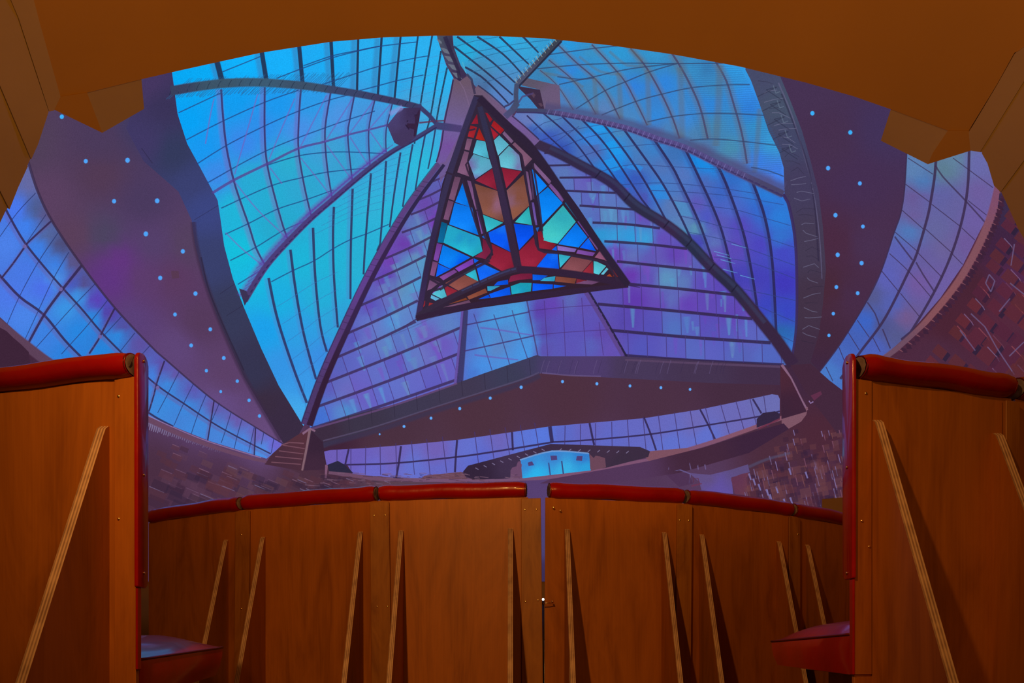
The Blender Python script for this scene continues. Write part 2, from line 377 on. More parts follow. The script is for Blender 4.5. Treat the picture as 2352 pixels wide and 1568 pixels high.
# skylight, upper left
SKL = [(388, 60), (395, 165), (408, 262), (430, 330), (460, 385), (500, 460), (506, 500), (515, 565), (535, 640), (560, 705), (600, 800), (640, 885), (697, 978), (712, 950), (743, 868), (795, 750), (850, 634), (905, 534), (955, 455), (1003, 372), (1012, 335), (1020, 270), (1035, 212), (1045, 185), (1025, 150), (1005, 90), (1000, 60)]
SKC = [(420, 180, '08a8f4'), (460, 160, '0aaaf5'), (560, 150, '10b2fc'), (650, 150, '18b0fa'), (750, 140, '1cacf4'), (860, 110, '28aef0'), (960, 110, '2cb0f0'), (1000, 180, '2cb2ee'), (900, 200, '2aa6e8'),
       (430, 280, '08a2f5'), (540, 230, '129cf0'), (470, 340, '1898f0'), (640, 240, '1c98ee'), (720, 230, '2c9ae8'), (560, 330, '3a88ea'), (500, 400, '3c8ae8'), (600, 290, '2e8eea'), (690, 300, '4790e6'), (780, 270, '4c94e2'), (860, 270, '4894dc'), (930, 240, '46a4dc'), (990, 260, '40a8dc'),
       (570, 410, '28aad4'), (660, 372, '2cacd0'), (750, 340, '3ea0d4'), (840, 320, '4098d8'), (540, 480, '20b4d8'), (620, 440, '26acd2'), (700, 430, '2ea6d0'), (790, 370, '38a0d0'), (880, 330, '3aa4d4'), (550, 580, '16bedc'), (640, 520, '26a8cc'), (580, 640, '18b8e0'),
       (960, 380, '2eb8dc'), (900, 420, '36aede'), (860, 480, '30b2d8'), (900, 500, '2ab4d6'), (800, 520, '26b2d6'), (760, 600, '22b2d6'), (690, 600, '1eb4d8'), (830, 600, '28b0d4'), (740, 680, '24aed8'), (640, 690, '1caee0'), (780, 740, '30a0d8'), (690, 760, '2e9ee2'), (610, 760, '1ca0ea'), (650, 840, '3494e4'), (740, 820, '3a8ee2'), (700, 880, '3a98e6'), (690, 950, '44a8ea')]
def f(p): p.poly(SKL, SKC, 18)
part('skylight_glazing', 2, f, 'bright cyan and blue roof glazing at the upper left of the projected picture')
def f(p):
    K = '232a48'
    for a, b, w0 in (((494, 125), (510, 186), 12), ((599, 105), (612, 186), 10), ((686, 95), (695, 190), 9), ((760, 88), (766, 200), 7.5), ((823, 80), (820, 209), 5), ((877, 80), (868, 218), 5), ((921, 75), (906, 228), 4.5)):
        p.stroke([(a[0]-10, a[1]+8), (b[0]-10, b[1])], 10, 10, '3a6aa0', 0.45, True)
        p.stroke([a, b], w0, w0, K, 0.95)
    for q in ([(961, 75), (950, 160), (940, 237)], [(994, 75), (978, 165), (965, 245), (952, 330)], [(1013, 117), (1000, 200), (988, 270), (976, 312)], [(1027, 155), (1007, 251), (1000, 296)]): p.stroke(q, 4, 3.4, K, 0.9)
    S = '5a5fb4'
    U = [[(508, 205), (512, 264), (520, 337), (536, 411), (552, 462), (571, 516), (588, 569), (610, 611)], [(608, 200), (608, 309), (614, 379), (632, 455), (651, 522), (662, 551)],
         [(691, 205), (686, 283), (686, 347), (699, 427), (716, 500)], [(760, 210), (748, 283), (747, 331), (753, 395), (763, 455)], [(814, 219), (803, 277), (799, 315), (809, 414)],
         [(861, 229), (847, 299), (850, 382)], [(901, 239), (887, 299), (887, 350)]]
    for i, q in enumerate(U):
        p.stroke([(x-5+i*.3, y) for x, y in q], 11-i, 11-i, '6f55b0' if i < 4 else S, 0.4, True)
        p.stroke(q, 4.5-0.25*i, 4-0.2*i, '3a3068', 0.9)
    D = [[(617, 638), (631, 707), (648, 768), (678, 856), (705, 925)], [(667, 573), (679, 665), (698, 768), (726, 871)], [(719, 523), (724, 634), (736, 749), (751, 808)], [(767, 475), (765, 540), (767, 634), (776, 752)],
         [(810, 433), (806, 560), (805, 687)], [(852, 398), (839, 560), (835, 630)], [(887, 369), (873, 560), (866, 576)], [(920, 350), (906, 440), (895, 522)], [(948, 331), (936, 400), (925, 475)], [(976, 312), (965, 370), (954, 436)], [(1000, 296), (992, 345), (983, 388)]]
    for i, q in enumerate(D):
        if i < 5: p.stroke([(x-5, y) for x, y in q], 9, 7, '4a80c8', 0.4, True)
        p.stroke(q, 6-0.25*i, 5.5-0.25*i, '2f2c5c', 0.92)
part('skylight_mullion', 3, f, 'dark mullions of the upper left glazing')
def f(p):
    T = '24407e'
    for q in ([(410, 259), (508, 213)], [(428, 321), (514, 277), (610, 234), (686, 207)], [(453, 376), (520, 334), (606, 290), (686, 255), (759, 229), (817, 214)], [(476, 420), (610, 347), (756, 290), (861, 255)],
              [(508, 478), (619, 428), (693, 408), (753, 395), (852, 385)], [(517, 538), (571, 513), (635, 481), (702, 459), (766, 436)], [(529, 598), (587, 568), (651, 529), (712, 503)], [(546, 653), (610, 613)], [(614, 379), (685, 358), (747, 350), (804, 349), (887, 353)],
              [(511, 165), (600, 129)], [(635, 180), (689, 159), (759, 134), (823, 117), (872, 106)], [(740, 194), (820, 168), (871, 152), (940, 136), (985, 128)], [(697, 151), (764, 128), (822, 116), (874, 106), (960, 96)], [(826, 208), (868, 197), (909, 186), (973, 172)],
              [(623, 647), (671, 622), (721, 599), (765, 571), (805, 550), (839, 538), (893, 515)]):
        p.stroke(q, 2.6, 2.4, T, 0.8)
    for i in range(7):
        d = i*40; p.stroke([(635+i*12, 705+d), (672+i*10, 682+d), (722+i*6, 650+d), (775, 625+d)] if i < 5 else [(650+i*9, 705+d), (700, 680+d)], 1.5, 1.4, '3a6ab0', 0.5)
    for i in range(9): p.stroke([(722+i*16, 518-i*20+20), (812+i*11, 482-i*18+14), (880+i*9, 466-i*18+12)], 1.4, 1.3, '3a6aa8', 0.45)
    for i in range(8): p.stroke([(890+i*6, 300-i*22), (1018+i*2, 262-i*20)], 1.4, 1.3, '4a7ab8', 0.4)
    p.stroke([(488, 443), (536, 414), (614, 376), (685, 341), (747, 325), (801, 309), (847, 298), (889, 287)], 6, 4, '54408e', 0.85)
    for q in ([(492, 226), (484, 260), (472, 330)], [(592, 216), (565, 310), (539, 400)], [(677, 226), (645, 300), (618, 366)], [(750, 219), (688, 341)], [(810, 226), (747, 325)], [(858, 232), (801, 309)], [(897, 239), (847, 298)],
              [(539, 417), (590, 480), (657, 545)], [(620, 385), (648, 422)], [(691, 363), (725, 405), (759, 449)], [(751, 334), (807, 411)], [(804, 315), (846, 379)], [(850, 302), (884, 350)], [(518, 534), (560, 575), (606, 611)]):
        p.stroke(q, 3, 3, '6a5cb8', 0.6)
part('skylight_glazing_bar', 3.6, f, 'thin slanting bars of the upper left glazing')
STR = [(392, 209), (444, 200), (508, 192), (571, 189), (629, 191), (699, 197), (763, 206), (820, 215), (871, 225), (922, 236), (967, 248)]
def f(p):
    rr = random.Random(2)
    for i in range(74):
        x = 408+i*5.2; y = 204-14*math.sin((x-400)/560*2.2); s = rr.uniform(14, 30)
        p.stroke([(x-s*.9, y+12+s*.42), (x+s, y-10-s*.5)], 1.8, 1.2, '2a5a88', 0.55)
    p.stroke(STR, 21, 14, [(400, 208, '39405c'), (500, 192, '3c5468'), (600, 190, '3c5a72'), (700, 197, '3c5068'), (800, 212, '3a4468'), (900, 232, '3c3a60')])
    for i in range(26):
        t = i/26; k = int(t*10); a, b = STR[k], STR[k+1]; u = t*10-k; x = a[0]+(b[0]-a[0])*u; y = a[1]+(b[1]-a[1])*u
        p.stroke([(x-3, y+9-t*4), (x, y), (x+5, y-8+t*3)], 1.6, 1.4, '1e2c44', 0.7)
    p.stroke([(960, 243), (967, 248), (985, 264), (1002, 284)], 10, 9, '3c3c68')
    p.stroke([(1000, 288), (1060, 296)], 17, 15, [(1000, 288, '40406e'), (1060, 296, '4c3f72')])
    p.stroke([(963, 282), (1000, 278), (1022, 277)], 4, 3, '5c2e50', 0.9)
    LO = [(1002, 289), (956, 317), (895, 352), (830, 402), (767, 456), (716, 500), (663, 553), (610, 613), (562, 690)]
    for i in range(60):
        t = i/60*8; k = int(t); u = t-k; a, b = LO[k], LO[k+1]; x = a[0]+(b[0]-a[0])*u; y = a[1]+(b[1]-a[1])*u
        if k >= 2: p.stroke([(x-18, y-2), (x+8, y-20)], 2.6, 1.6, '5a44a0', 0.6)
    p.stroke([(x-7, y-7) for x, y in LO[2:]], 12, 16, '5c42a4', 0.6, True)
    p.stroke(LO, 10, 14, [(1000, 290, '40406e'), (900, 350, '433e70'), (767, 456, '4c3c7c'), (610, 613, '4c3c78'), (560, 690, '4a3c6c')])
    p.stroke([(x+1, y+3) for x, y in LO], 3, 3, '2c2650', 0.7)
    p.poly([(549, 662), (566, 668), (572, 684), (562, 702)], '3c3254')
    p.poly([(920, 248), (967, 247), (963, 277), (954, 315), (935, 333), (922, 336), (906, 328), (889, 288)], [(910, 270, '4a4070'), (950, 260, '3c2e52'), (930, 310, '43365c')])
    p.poly([(964, 250), (963, 277), (954, 315), (943, 312), (925, 292), (936, 272)], '362440')
    p.stroke([(957, 262), (930, 284), (945, 304)], 3, 3, '261a34', 0.8)
    p.stroke([(895, 262), (925, 246)], 8, 8, '8a8fd8', 0.6, True)
part('roof_strut', 4.4, f, 'slender grey and purple struts crossing the upper left glazing', inc=0.00004)

# central column and the glazing right of it
CR = [(1038, 60), (1310, 60), (1285, 92), (1230, 150), (1187, 195), (1190, 235), (1175, 262), (1150, 262), (1100, 208), (1070, 172), (1055, 145), (1042, 107)]
def f(p): p.poly(CR, [(1055, 95, '2ca2d2'), (1070, 115, '28aede'), (1110, 95, '2ea4da'), (1160, 92, '2ab0e8'), (1130, 130, '3a98d0'), (1200, 110, '36a6da'), (1180, 140, '3c9ad4'), (1110, 160, '4a88b4'), (1150, 190, '5084c0'), (1180, 175, '4e8cc4'), (1150, 225, '5a80c4'), (1110, 195, '4a6c9c'), (1260, 95, '349ad0')], 18)
part('roof_glazing', 2, f, 'blue roof glazing between the projected column and the rope-like strut')
RU = [(1285, 92), (1310, 60), (1720, 60), (1712, 160), (1725, 185), (1745, 240), (1765, 300), (1790, 350), (1800, 385), (1802, 446), (1716, 405), (1641, 370), (1573, 337), (1507, 316), (1448, 295), (1388, 280), (1329, 268), (1251, 255), (1186, 253), (1187, 195), (1230, 150)]
def f(p): p.poly(RU, [(1300, 110, '2a98dc'), (1350, 125, '3a90c4'), (1330, 150, '2a8cd8'), (1420, 125, '2e98d4'), (1500, 125, '3494cc'), (1290, 145, '3a8cc8'), (1260, 165, '3a80b0'), (1320, 185, '3488c8'), (1400, 160, '3690d0'), (1310, 170, '3484dc'), (1480, 160, '3a84b8'), (1560, 150, '3e80b0'), (1620, 150, '387cb4'), (1690, 145, '30a0ea'), (1700, 185, '3496dc'),
        (1350, 210, '4284b8'), (1300, 235, '4e7cb8'), (1400, 210, '3c88c4'), (1460, 200, '3080dc'), (1470, 240, '3a86cc'), (1530, 190, '3084dc'), (1500, 230, '3880cc'), (1590, 160, '3892cc'), (1580, 220, '3a88d0'), (1640, 200, '3c8ac0'), (1630, 240, '3088e0'), (1710, 215, '3490ee'), (1720, 250, '3080e0'), (1390, 250, '5a80b8'), (1450, 265, '4a86c0'), (1500, 270, '3088dc'), (1570, 275, '3a88d8'), (1640, 290, '4488b4'), (1690, 270, '3a8cc8'), (1740, 290, '3494d0'), (1600, 310, '4a80b0'), (1540, 300, '4a80b8'), (1680, 340, '4a90b0'), (1720, 330, '3c88cc'), (1770, 330, '3aa0dc'), (1740, 370, '3c80e8'), (1780, 400, '3f80ee'), (1690, 385, '5f70a8'), (1760, 420, '5a6cb4'), (1610, 345, '5a6898'), (1500, 308, '566aa4')], 18)
part('roof_glazing', 2, f, 'blue roof glazing with soft brown shadows at the upper right of the projected picture')
def f(p):
    B = '5c5a60'
    for q, w in (([(1359, 102), (1406, 152), (1436, 188), (1460, 233), (1487, 288)], 5), ([(1278, 99), (1323, 143), (1365, 179), (1394, 215), (1424, 273)], 5), ([(1448, 111), (1478, 146), (1501, 182), (1525, 227), (1546, 274), (1561, 318)], 6),
                 ([(1543, 122), (1564, 155), (1588, 200), (1609, 250), (1626, 320)], 7), ([(1644, 142), (1668, 185), (1686, 242), (1704, 307), (1716, 376)], 7), ([(1260, 137), (1314, 182), (1345, 222), (1369, 262)], 4), ([(1240, 161), (1278, 194), (1317, 252)], 3)):
        p.stroke(q, w*2.2, w*2.2, '6a6660', 0.38, True); p.stroke(q, w*0.62, w*0.62, '4a4060', 0.85)
    for q, w in (([(1365, 179), (1368, 220), (1371, 264)], 8), ([(1421, 167), (1424, 220), (1427, 276)], 9), ([(1487, 161), (1489, 220), (1491, 288)], 9), ([(1561, 155), (1565, 230), (1567, 318)], 11), ([(1653, 150), (1650, 240), (1644, 335)], 12), ([(1745, 250), (1740, 320), (1733, 396)], 9), ([(1400, 118), (1440, 150), (1478, 150)], 5), ([(1440, 105), (1475, 140)], 7), ([(1330, 130), (1380, 165), (1421, 170)], 5), ([(1250, 168), (1300, 178), (1340, 200)], 5)):
        p.stroke(q, w, w, '5f6a6e', 0.45, True)
    for q in ([(1263, 125), (1365, 111), (1433, 104)], [(1234, 158), (1329, 149), (1436, 145), (1549, 146), (1660, 145)], [(1284, 194), (1365, 176), (1448, 158), (1549, 146)], [(1323, 250), (1388, 209), (1436, 188), (1495, 164), (1555, 146)],
              [(1382, 264), (1460, 233), (1525, 215), (1591, 201), (1668, 195), (1722, 194)], [(1487, 280), (1543, 268), (1609, 261), (1686, 261), (1756, 265)], [(1585, 322), (1638, 319), (1710, 325), (1786, 334)], [(1725, 384), (1765, 392), (1800, 405)], [(1280, 176), (1330, 182), (1365, 179)]):
        p.stroke(q, 2.6, 2.6, '35456a', 0.8)
    for i in range(58):
        y = 150+i*4.3; x0 = 1560+max(0, (i-10))*1.6; x1 = min(1795, 1700+i*2.2)
        p.stroke([(x0, y), ((x0+x1)/2, y+1), (x1, y+4)], 1.3, 1.3, '2c5a90', 0.42)
    p.poly([(1186, 197), (1240, 206), (1251, 254), (1236, 250), (1218, 228)], '3c2c44')
    p.poly([(1205, 178), (1240, 186), (1285, 196), (1288, 250), (1251, 254), (1240, 206), (1198, 196)], [(1220, 186, '5c5468'), (1265, 225, '6a5878')])
    p.stroke([(1222, 214), (1245, 244)], 7, 5, '5c4458', 0.8)
    p.stroke([(1188, 240), (1200, 222), (1225, 214)], 4, 4, '4c4070', 0.8)
    for q in ([(1050, 84), (1091, 114), (1130, 142), (1183, 190)], [(1096, 84), (1155, 124), (1200, 171)], [(1147, 84), (1181, 116), (1216, 149)], [(1201, 84), (1237, 121)], [(1042, 106), (1094, 147), (1140, 185), (1178, 218)], [(1068, 154), (1104, 175), (1140, 208), (1168, 238)]):
        p.stroke(q, 4.6, 3.4, '2c3050', 0.95)
    for q in ([(1043, 108), (1090, 94), (1145, 85)], [(1063, 124), (1130, 112), (1193, 100), (1262, 92)], [(1075, 140), (1160, 118), (1235, 108)], [(1085, 165), (1150, 150), (1215, 135)], [(1110, 190), (1190, 165)]): p.stroke(q, 1.8, 1.6, '2c5a84', 0.6)
part('roof_glazing_bar', 3, f, 'thin dark bars and soft brown shadows on the upper right glazing', inc=0.00004)
RM = [(1186, 258), (1251, 258), (1329, 271), (1388, 284), (1448, 299), (1507, 320), (1573, 341), (1641, 374), (1716, 409), (1799, 448), (1812, 465), (1825, 530), (1831, 600), (1832, 680), (1830, 760), (1818, 832), (1790, 790), (1754, 744), (1688, 664), (1634, 613), (1584, 560), (1533, 518), (1459, 471), (1412, 422), (1335, 378), (1260, 341), (1226, 327), (1175, 275)]
RMC = [(1215, 275, '6a7ab8'), (1240, 280, '5c8ccc'), (1225, 300, '3a5ab0'), (1270, 270, '5080b4'), (1260, 320, '3a56b8'), (1300, 300, '4a6cb8'), (1330, 285, '4c78b0'), (1290, 345, '3450b0'), (1350, 310, '2e84dc'), (1385, 290, '1c98e8'), (1345, 345, '4c6cb4'), (1400, 330, '2490e4'), (1420, 300, '4a84b8'), (1370, 345, '5068b0'), (1420, 360, '2292e8'), (1400, 385, '2a80d8'), (1460, 330, '4a7cb8'), (1500, 335, '3a80c8'), (1470, 370, '4a78b8'), (1420, 400, '2a6ccc'), (1460, 410, '3858b8'), (1520, 385, '5074b8'), (1550, 350, '3c70b4'), (1570, 400, '5474bc'), (1510, 440, '2c86dc'), (1530, 430, '4c78c0'),
       (1480, 455, '4a54b0'), (1600, 370, '1a84dc'), (1635, 385, '2286e0'), (1620, 420, '4a68b8'), (1680, 400, '2e6cc4'), (1660, 440, '3c64c0'), (1720, 430, '3478d0'), (1760, 450, '2a7cd8'), (1545, 470, '5a78b4'), (1570, 510, '5c80b8'), (1600, 470, '5c56b4'), (1620, 500, '4c54c0'), (1650, 510, '5a56b4'), (1560, 540, '4a90b8'), (1600, 525, '5a94b0'), (1640, 560, '5c70b8'), (1600, 560, '4446b4'), (1680, 470, '4a66c4'), (1700, 520, '5448b8'), (1650, 600, '5c48b4'), (1640, 590, '6a48b0'), (1690, 570, '5a48b4'), (1750, 480, '3468cc'), (1790, 500, '2c7cd8'), (1750, 560, '4c44bc'), (1790, 545, '3470cc'), (1800, 580, '4448c0'), (1690, 640, '4640b0'), (1740, 640, '4440b4'), (1800, 650, '4038b8'), (1720, 680, '5246b4'), (1760, 700, '3c44bc'), (1805, 720, '3a44c0'), (1780, 740, '3a58bc'), (1800, 770, '2c68b4'), (1790, 760, '2c64a8'), (1810, 800, '4074cc')]
def f(p):
    p.poly(RM, RMC, 14)
    rr = random.Random(9)
    for c, q in (('2a9ae8', [(1345, 282), (1378, 287), (1392, 301), (1362, 305)]), ('3a86dc', [(1333, 309), (1362, 302), (1380, 330), (1350, 335)]), ('1e9aec', [(1385, 330), (1410, 322), (1430, 352), (1404, 358)]), ('2494e8', [(1383, 370), (1410, 362), (1436, 384), (1410, 394)]), ('2c88e0', [(1438, 385), (1452, 372), (1478, 384), (1470, 394)]),
                 ('2e88dc', [(1490, 426), (1522, 424), (1538, 458), (1508, 456)]), ('4c8ec4', [(1548, 462), (1582, 466), (1592, 498), (1560, 494)]), ('1a8ce4', [(1594, 352), (1640, 374), (1646, 390), (1606, 388)]), ('4848b0', [(1578, 536), (1610, 540), (1618, 560), (1590, 560)])):
        p.poly(q, c, 14, 0.75)
part('side_glazing', 2, f, 'blue to violet glazing between the projected ridge tube and arch')
def f(p):
    E = [[(1210, 265), (1263, 316), (1323, 370)], [(1248, 260), (1314, 319), (1372, 395)], [(1290, 266), (1359, 337), (1424, 425)], [(1335, 273), (1394, 337), (1475, 459), (1492, 480)], [(1385, 284), (1436, 349), (1483, 420), (1530, 506)], [(1433, 297), (1484, 367), (1521, 420), (1557, 485), (1588, 550)],
         [(1501, 318), (1543, 381), (1563, 420), (1605, 509), (1637, 600)], [(1573, 341), (1603, 402), (1655, 521), (1688, 654)], [(1644, 374), (1667, 420), (1706, 530), (1727, 628), (1740, 712)], [(1728, 416), (1757, 500), (1774, 604), (1783, 764)]]
    for i, q in enumerate(E):
        if i > 5: p.stroke([(x-5, y) for x, y in q], 8, 6, '3c4a90', 0.5, True)
        p.stroke(q, 3.2+0.35*i, 3.4+0.25*i, '2c2856', 0.93)
    p.stroke([(1799, 446), (1810, 465), (1825, 539), (1830, 628), (1829, 747), (1818, 828)], 7, 5, '3c2c58', 0.95)
    for q in ([(1225, 300), (1250, 282), (1290, 272)], [(1245, 322), (1310, 300), (1380, 286)], [(1275, 345), (1350, 315), (1440, 298)], [(1310, 368), (1380, 345), (1450, 335), (1520, 330)], [(1370, 396), (1450, 378), (1530, 382), (1640, 388)], [(1420, 425), (1520, 420), (1640, 430), (1740, 445)],
              [(1330, 290), (1300, 310), (1262, 335)], [(1490, 437), (1560, 440), (1680, 450), (1800, 470)], [(1536, 459), (1584, 465), (1634, 474), (1691, 482), (1751, 499), (1816, 518)], [(1557, 494), (1617, 509), (1661, 521), (1712, 530), (1765, 548), (1828, 569)], [(1581, 533), (1664, 551), (1730, 575), (1828, 610)], [(1640, 590), (1721, 602), (1828, 640)], [(1690, 660), (1828, 690)], [(1735, 700), (1828, 740)], [(1780, 765), (1826, 786)]):
        p.stroke(q, 1.8, 1.6, '33407c', 0.65)
    for x, y in ((1640, 577), (1646, 585), (1655, 596), (1660, 618), (1700, 632), (1680, 560)): p.stroke([(x, y), (x+34, y+9)], 2, 1, '64a8dc', 0.6)
part('side_glazing_bar', 3, f, 'dark curved mullions of the violet blue glazing')
ARC = [(1186, 254), (1251, 256), (1329, 269), (1388, 282), (1448, 297), (1507, 318), (1573, 339), (1641, 372), (1716, 407), (1799, 446)]
def f(p):
    p.stroke([(x+1, y-9) for x, y in ARC[1:]], 18, 24, '4c4874', 0.7, True)
    p.stroke(ARC, 10, 16, [(1200, 255, '3f4464'), (1330, 269, '5a4c80'), (1500, 316, '584c88'), (1640, 372, '544c84'), (1790, 440, '484468')])
    p.stroke([(x, y+4) for x, y in ARC], 3, 4, '3a3060', 0.8)
    for i in range(70):
        t = i/70*7+1; k = int(t); u = t-k; a, b = ARC[k], ARC[k+1]; x = a[0]+(b[0]-a[0])*u; y = a[1]+(b[1]-a[1])*u
        p.stroke([(x-2, y+5), (x+3, y-6)], 1.8, 1.4, '8078b8' if i % 2 else '3c3460', 0.5)
    p.stroke([(1288, 88), (1230, 149), (1187, 194)], 13, 11, [(1280, 95, '3a4050'), (1190, 190, '4c506c')])
    for i in range(24):
        t = i/24; x = 1285-98*t; y = 91+103*t; p.stroke([(x-9, y-9), (x-3, y+1)], 2, 1.6, '9aa8a0' if i % 2 else '4a5060', 0.7)
    p.stroke([(1290, 95), (1192, 198)], 4, 4, '262238', 0.9)
    p.stroke([(1187, 192), (1185, 215), (1186, 240)], 10, 10, '444c6a')
    p.stroke([(1188, 236), (1176, 254), (1160, 268)], 14, 14, [(1185, 240, '434c6a'), (1160, 268, '504c78')])
    p.stroke([(1156, 246), (1170, 240), (1182, 230)], 4, 4, '40406a')
part('roof_arch', 4.4, f, 'ribbed grey violet arch and strut at the upper right of the picture', inc=0.00005)
def f(p):
    p.poly([(1040, 180), (1058, 184), (1075, 174), (1088, 198), (1092, 216), (1084, 262), (1056, 340), (1022, 380), (1001, 372), (1010, 335), (1020, 270), (1033, 214)], [(1060, 190, '6a5568'), (1050, 240, '6c5a80'), (1040, 290, '70609a'), (1030, 340, '74509c'), (1020, 370, '70589a')])
    p.stroke([(1055, 186), (1066, 205), (1080, 250)], 2, 2, '80688a', 0.5)
    p.stroke([(1041, 183), (1035, 215), (1022, 275), (1013, 335), (1002, 372)], 3.5, 3, '33284c', 0.9)
    p.poly([(1003, 376), (1022, 372), (1060, 300), (1040, 370), (1012, 420)], '705888', 18, 0.8)
    p.stroke([(1090, 205), (1118, 226), (1165, 268), (1200, 298), (1232, 330)], 21, 20, [(1095, 208, '6c5870'), (1150, 255, '70587c'), (1180, 280, '745a98'), (1230, 326, '72588e')])
    p.stroke([(1098, 196), (1130, 220), (1160, 248)], 3, 3, '302848', 0.85)
    p.stroke([(1176, 266), (1205, 290), (1238, 320)], 3, 3, '302848', 0.85)
    p.poly([(997, 60), (1040, 60), (1038, 84), (1042, 107), (1058, 150), (1073, 172), (1056, 187), (1041, 176), (1016, 125)], [(1005, 90, '4c5464'), (1030, 100, '38304c'), (1030, 140, '4a4864'), (1060, 165, '3c3050')])
    for i in range(5):
        y = 90+i*19; x = 1002+i*9; p.poly([(x, y), (x+14, y+2), (x+24, y+16), (x+10, y+12)], '707888', 24, 0.75)
    p.stroke([(1022, 84), (1036, 120), (1052, 160), (1056, 184)], 9, 7, '302844', 0.9)
    p.stroke([(1072, 170), (1083, 182), (1087, 200), (1091, 216)], 5, 5, '3c3450', 0.9)
    p.stroke([(1062, 142), (1070, 166)], 3, 3, '4ab0d0', 0.7)
part('central_column', 5, f, 'pinkish grey column above the projected lantern')

# triangular end wall behind the lantern
TW = [(1003, 376), (1020, 372), (1091, 240), (1235, 328), (1335, 378), (1412, 422), (1459, 471), (1533, 518), (1634, 613), (1754, 744), (1815, 838), (1790, 838), (1620, 826), (1430, 818), (1240, 820), (1235, 818), (1109, 858), (1051, 881), (900, 932), (714, 985), (706, 965), (743, 868), (795, 750), (850, 634), (905, 534), (955, 455)]
TWC = [(990, 420, '5c60b0'), (1010, 460, '6058b0'), (980, 470, '6848a8'), (960, 520, '5a78b8'), (1000, 510, '6a40a8'), (930, 560, '6a3ca8'), (975, 545, '5c88c0'), (900, 600, '7040b0'), (940, 610, '5c90b8'), (970, 600, '5898c8'), (890, 640, '6440b0'), (925, 650, '6090b8'), (955, 650, '4c9cd4'), (850, 700, '5c54b8'), (890, 690, '6c7cc0'), (930, 700, '5a90c8'), (860, 740, '6478c8'), (900, 735, '4c94d8'), (950, 715, '5a80c8'),
       (810, 780, '5a58b8'), (840, 790, '6874c4'), (890, 790, '5c80c4'), (940, 775, '5c84c8'), (980, 770, '6c60bc'), (1030, 750, '5c80c4'), (1020, 790, '6a58b8'), (960, 820, '6c78c0'), (900, 830, '6068c4'), (840, 840, '6068c4'), (790, 830, '5860b8'), (760, 880, '5c5cb8'), (800, 900, '6a60bc'), (790, 945, '4a94d0'), (830, 910, '6660c0'), (900, 880, '606cc8'), (960, 870, '6668c4'), (1020, 840, '6a60c0'), (1040, 860, '6464c0'), (990, 900, '6260c0'), (740, 960, '4470d0'), (870, 920, '6264c4'),
       (1090, 730, '5868c0'), (1110, 740, '4c90d4'), (1140, 730, '4a98dc'), (1190, 715, '48a0dc'), (1080, 780, '5070c8'), (1120, 790, '4c90d8'), (1160, 770, '5488cc'), (1200, 760, '4c98dc'), (1110, 840, '4890e4'), (1160, 830, '4c90dc'), (1205, 810, '4898e4'), (1140, 800, '5c84c4'), (1215, 790, '4c94dc'), (1085, 860, '4878d0'),
       (1240, 715, '5c40a8'), (1270, 700, '6444b0'), (1310, 690, '5c68b4'), (1340, 700, '6050b0'), (1250, 760, '5848a8'), (1300, 750, '5a50b4'), (1350, 760, '5c50b4'), (1380, 770, '6048a8'), (1250, 805, '5c50ac'), (1310, 800, '5c54b4'), (1360, 790, '5a60b8'), (1400, 805, '6450b0'),
       (1270, 350, '5c68b8'), (1300, 395, '5a78b8'), (1320, 370, '5c54b4'), (1320, 420, '5c70bc'), (1370, 410, '5a58b4'), (1350, 455, '5a78bc'), (1400, 460, '5c70bc'), (1380, 500, '5a68b8'), (1430, 500, '5878b8'), (1480, 500, '5c60b8'), (1380, 540, '2e98d4'), (1410, 545, '34a0dc'), (1450, 545, '3098dc'), (1485, 550, '3ca0d8'), (1520, 550, '6850b4'), (1410, 580, '6a44b0'), (1450, 590, '5c84bc'), (1420, 590, '6448b0'), (1500, 590, '6060b4'), (1550, 585, '5c44b0'), (1590, 600, '5a60b4'), (1450, 630, '6838ac'), (1490, 640, '6054b4'), (1530, 640, '5c90bc'), (1570, 650, '5c80b8'), (1610, 650, '6044b4'), (1650, 660, '5c48b4'),
       (1460, 690, '5838a8'), (1400, 680, '5c54b0'), (1520, 700, '6050b4'), (1540, 690, '5c80bc'), (1580, 700, '5c40b0'), (1620, 700, '6048b4'), (1680, 720, '6044b0'), (1450, 740, '5444a8'), (1500, 750, '5450b4'), (1550, 755, '5070bc'), (1600, 750, '5c50b8'), (1660, 770, '5458b8'), (1720, 770, '5c64bc'), (1480, 800, '5058b8'), (1550, 800, '5c64bc'), (1620, 810, '5c60bc'), (1700, 810, '5068b4'), (1760, 820, '5074c4')]
def f(p):
    p.poly(TW, TWC, 14)
    rr = random.Random(8)
    for i in range(90):                       # soft light streaks inside the panes
        if rr.random() < 0.5:
            x = rr.uniform(1350, 1720); y = 380+(x-1350)*0.9+rr.uniform(-30, 160)
            if y > 800 or y < 400: continue
            p.stroke([(x, y), (x+rr.uniform(0, 3), y+rr.uniform(18, 40))], rr.uniform(4, 12), 3, rr.choice(['5ca4c8', '4f9cd0', '7a48b8', '6c44b8']), 0.4, True)
        else:
            t = rr.uniform(0.08, 0.85); x = 985-250*t+rr.uniform(0, 60+200*t); y = 430+470*t
            p.stroke([(x, y), (x+9, y+26)], rr.uniform(8, 18), 6, rr.choice(['4fa0d4', '5ea0b8', '7a44b8', '6a90c0']), 0.4, True)
part('end_wall_glazing', 2, f, 'purple and blue triangular glazed wall behind the projected lantern', inc=0.00002)
tints = []
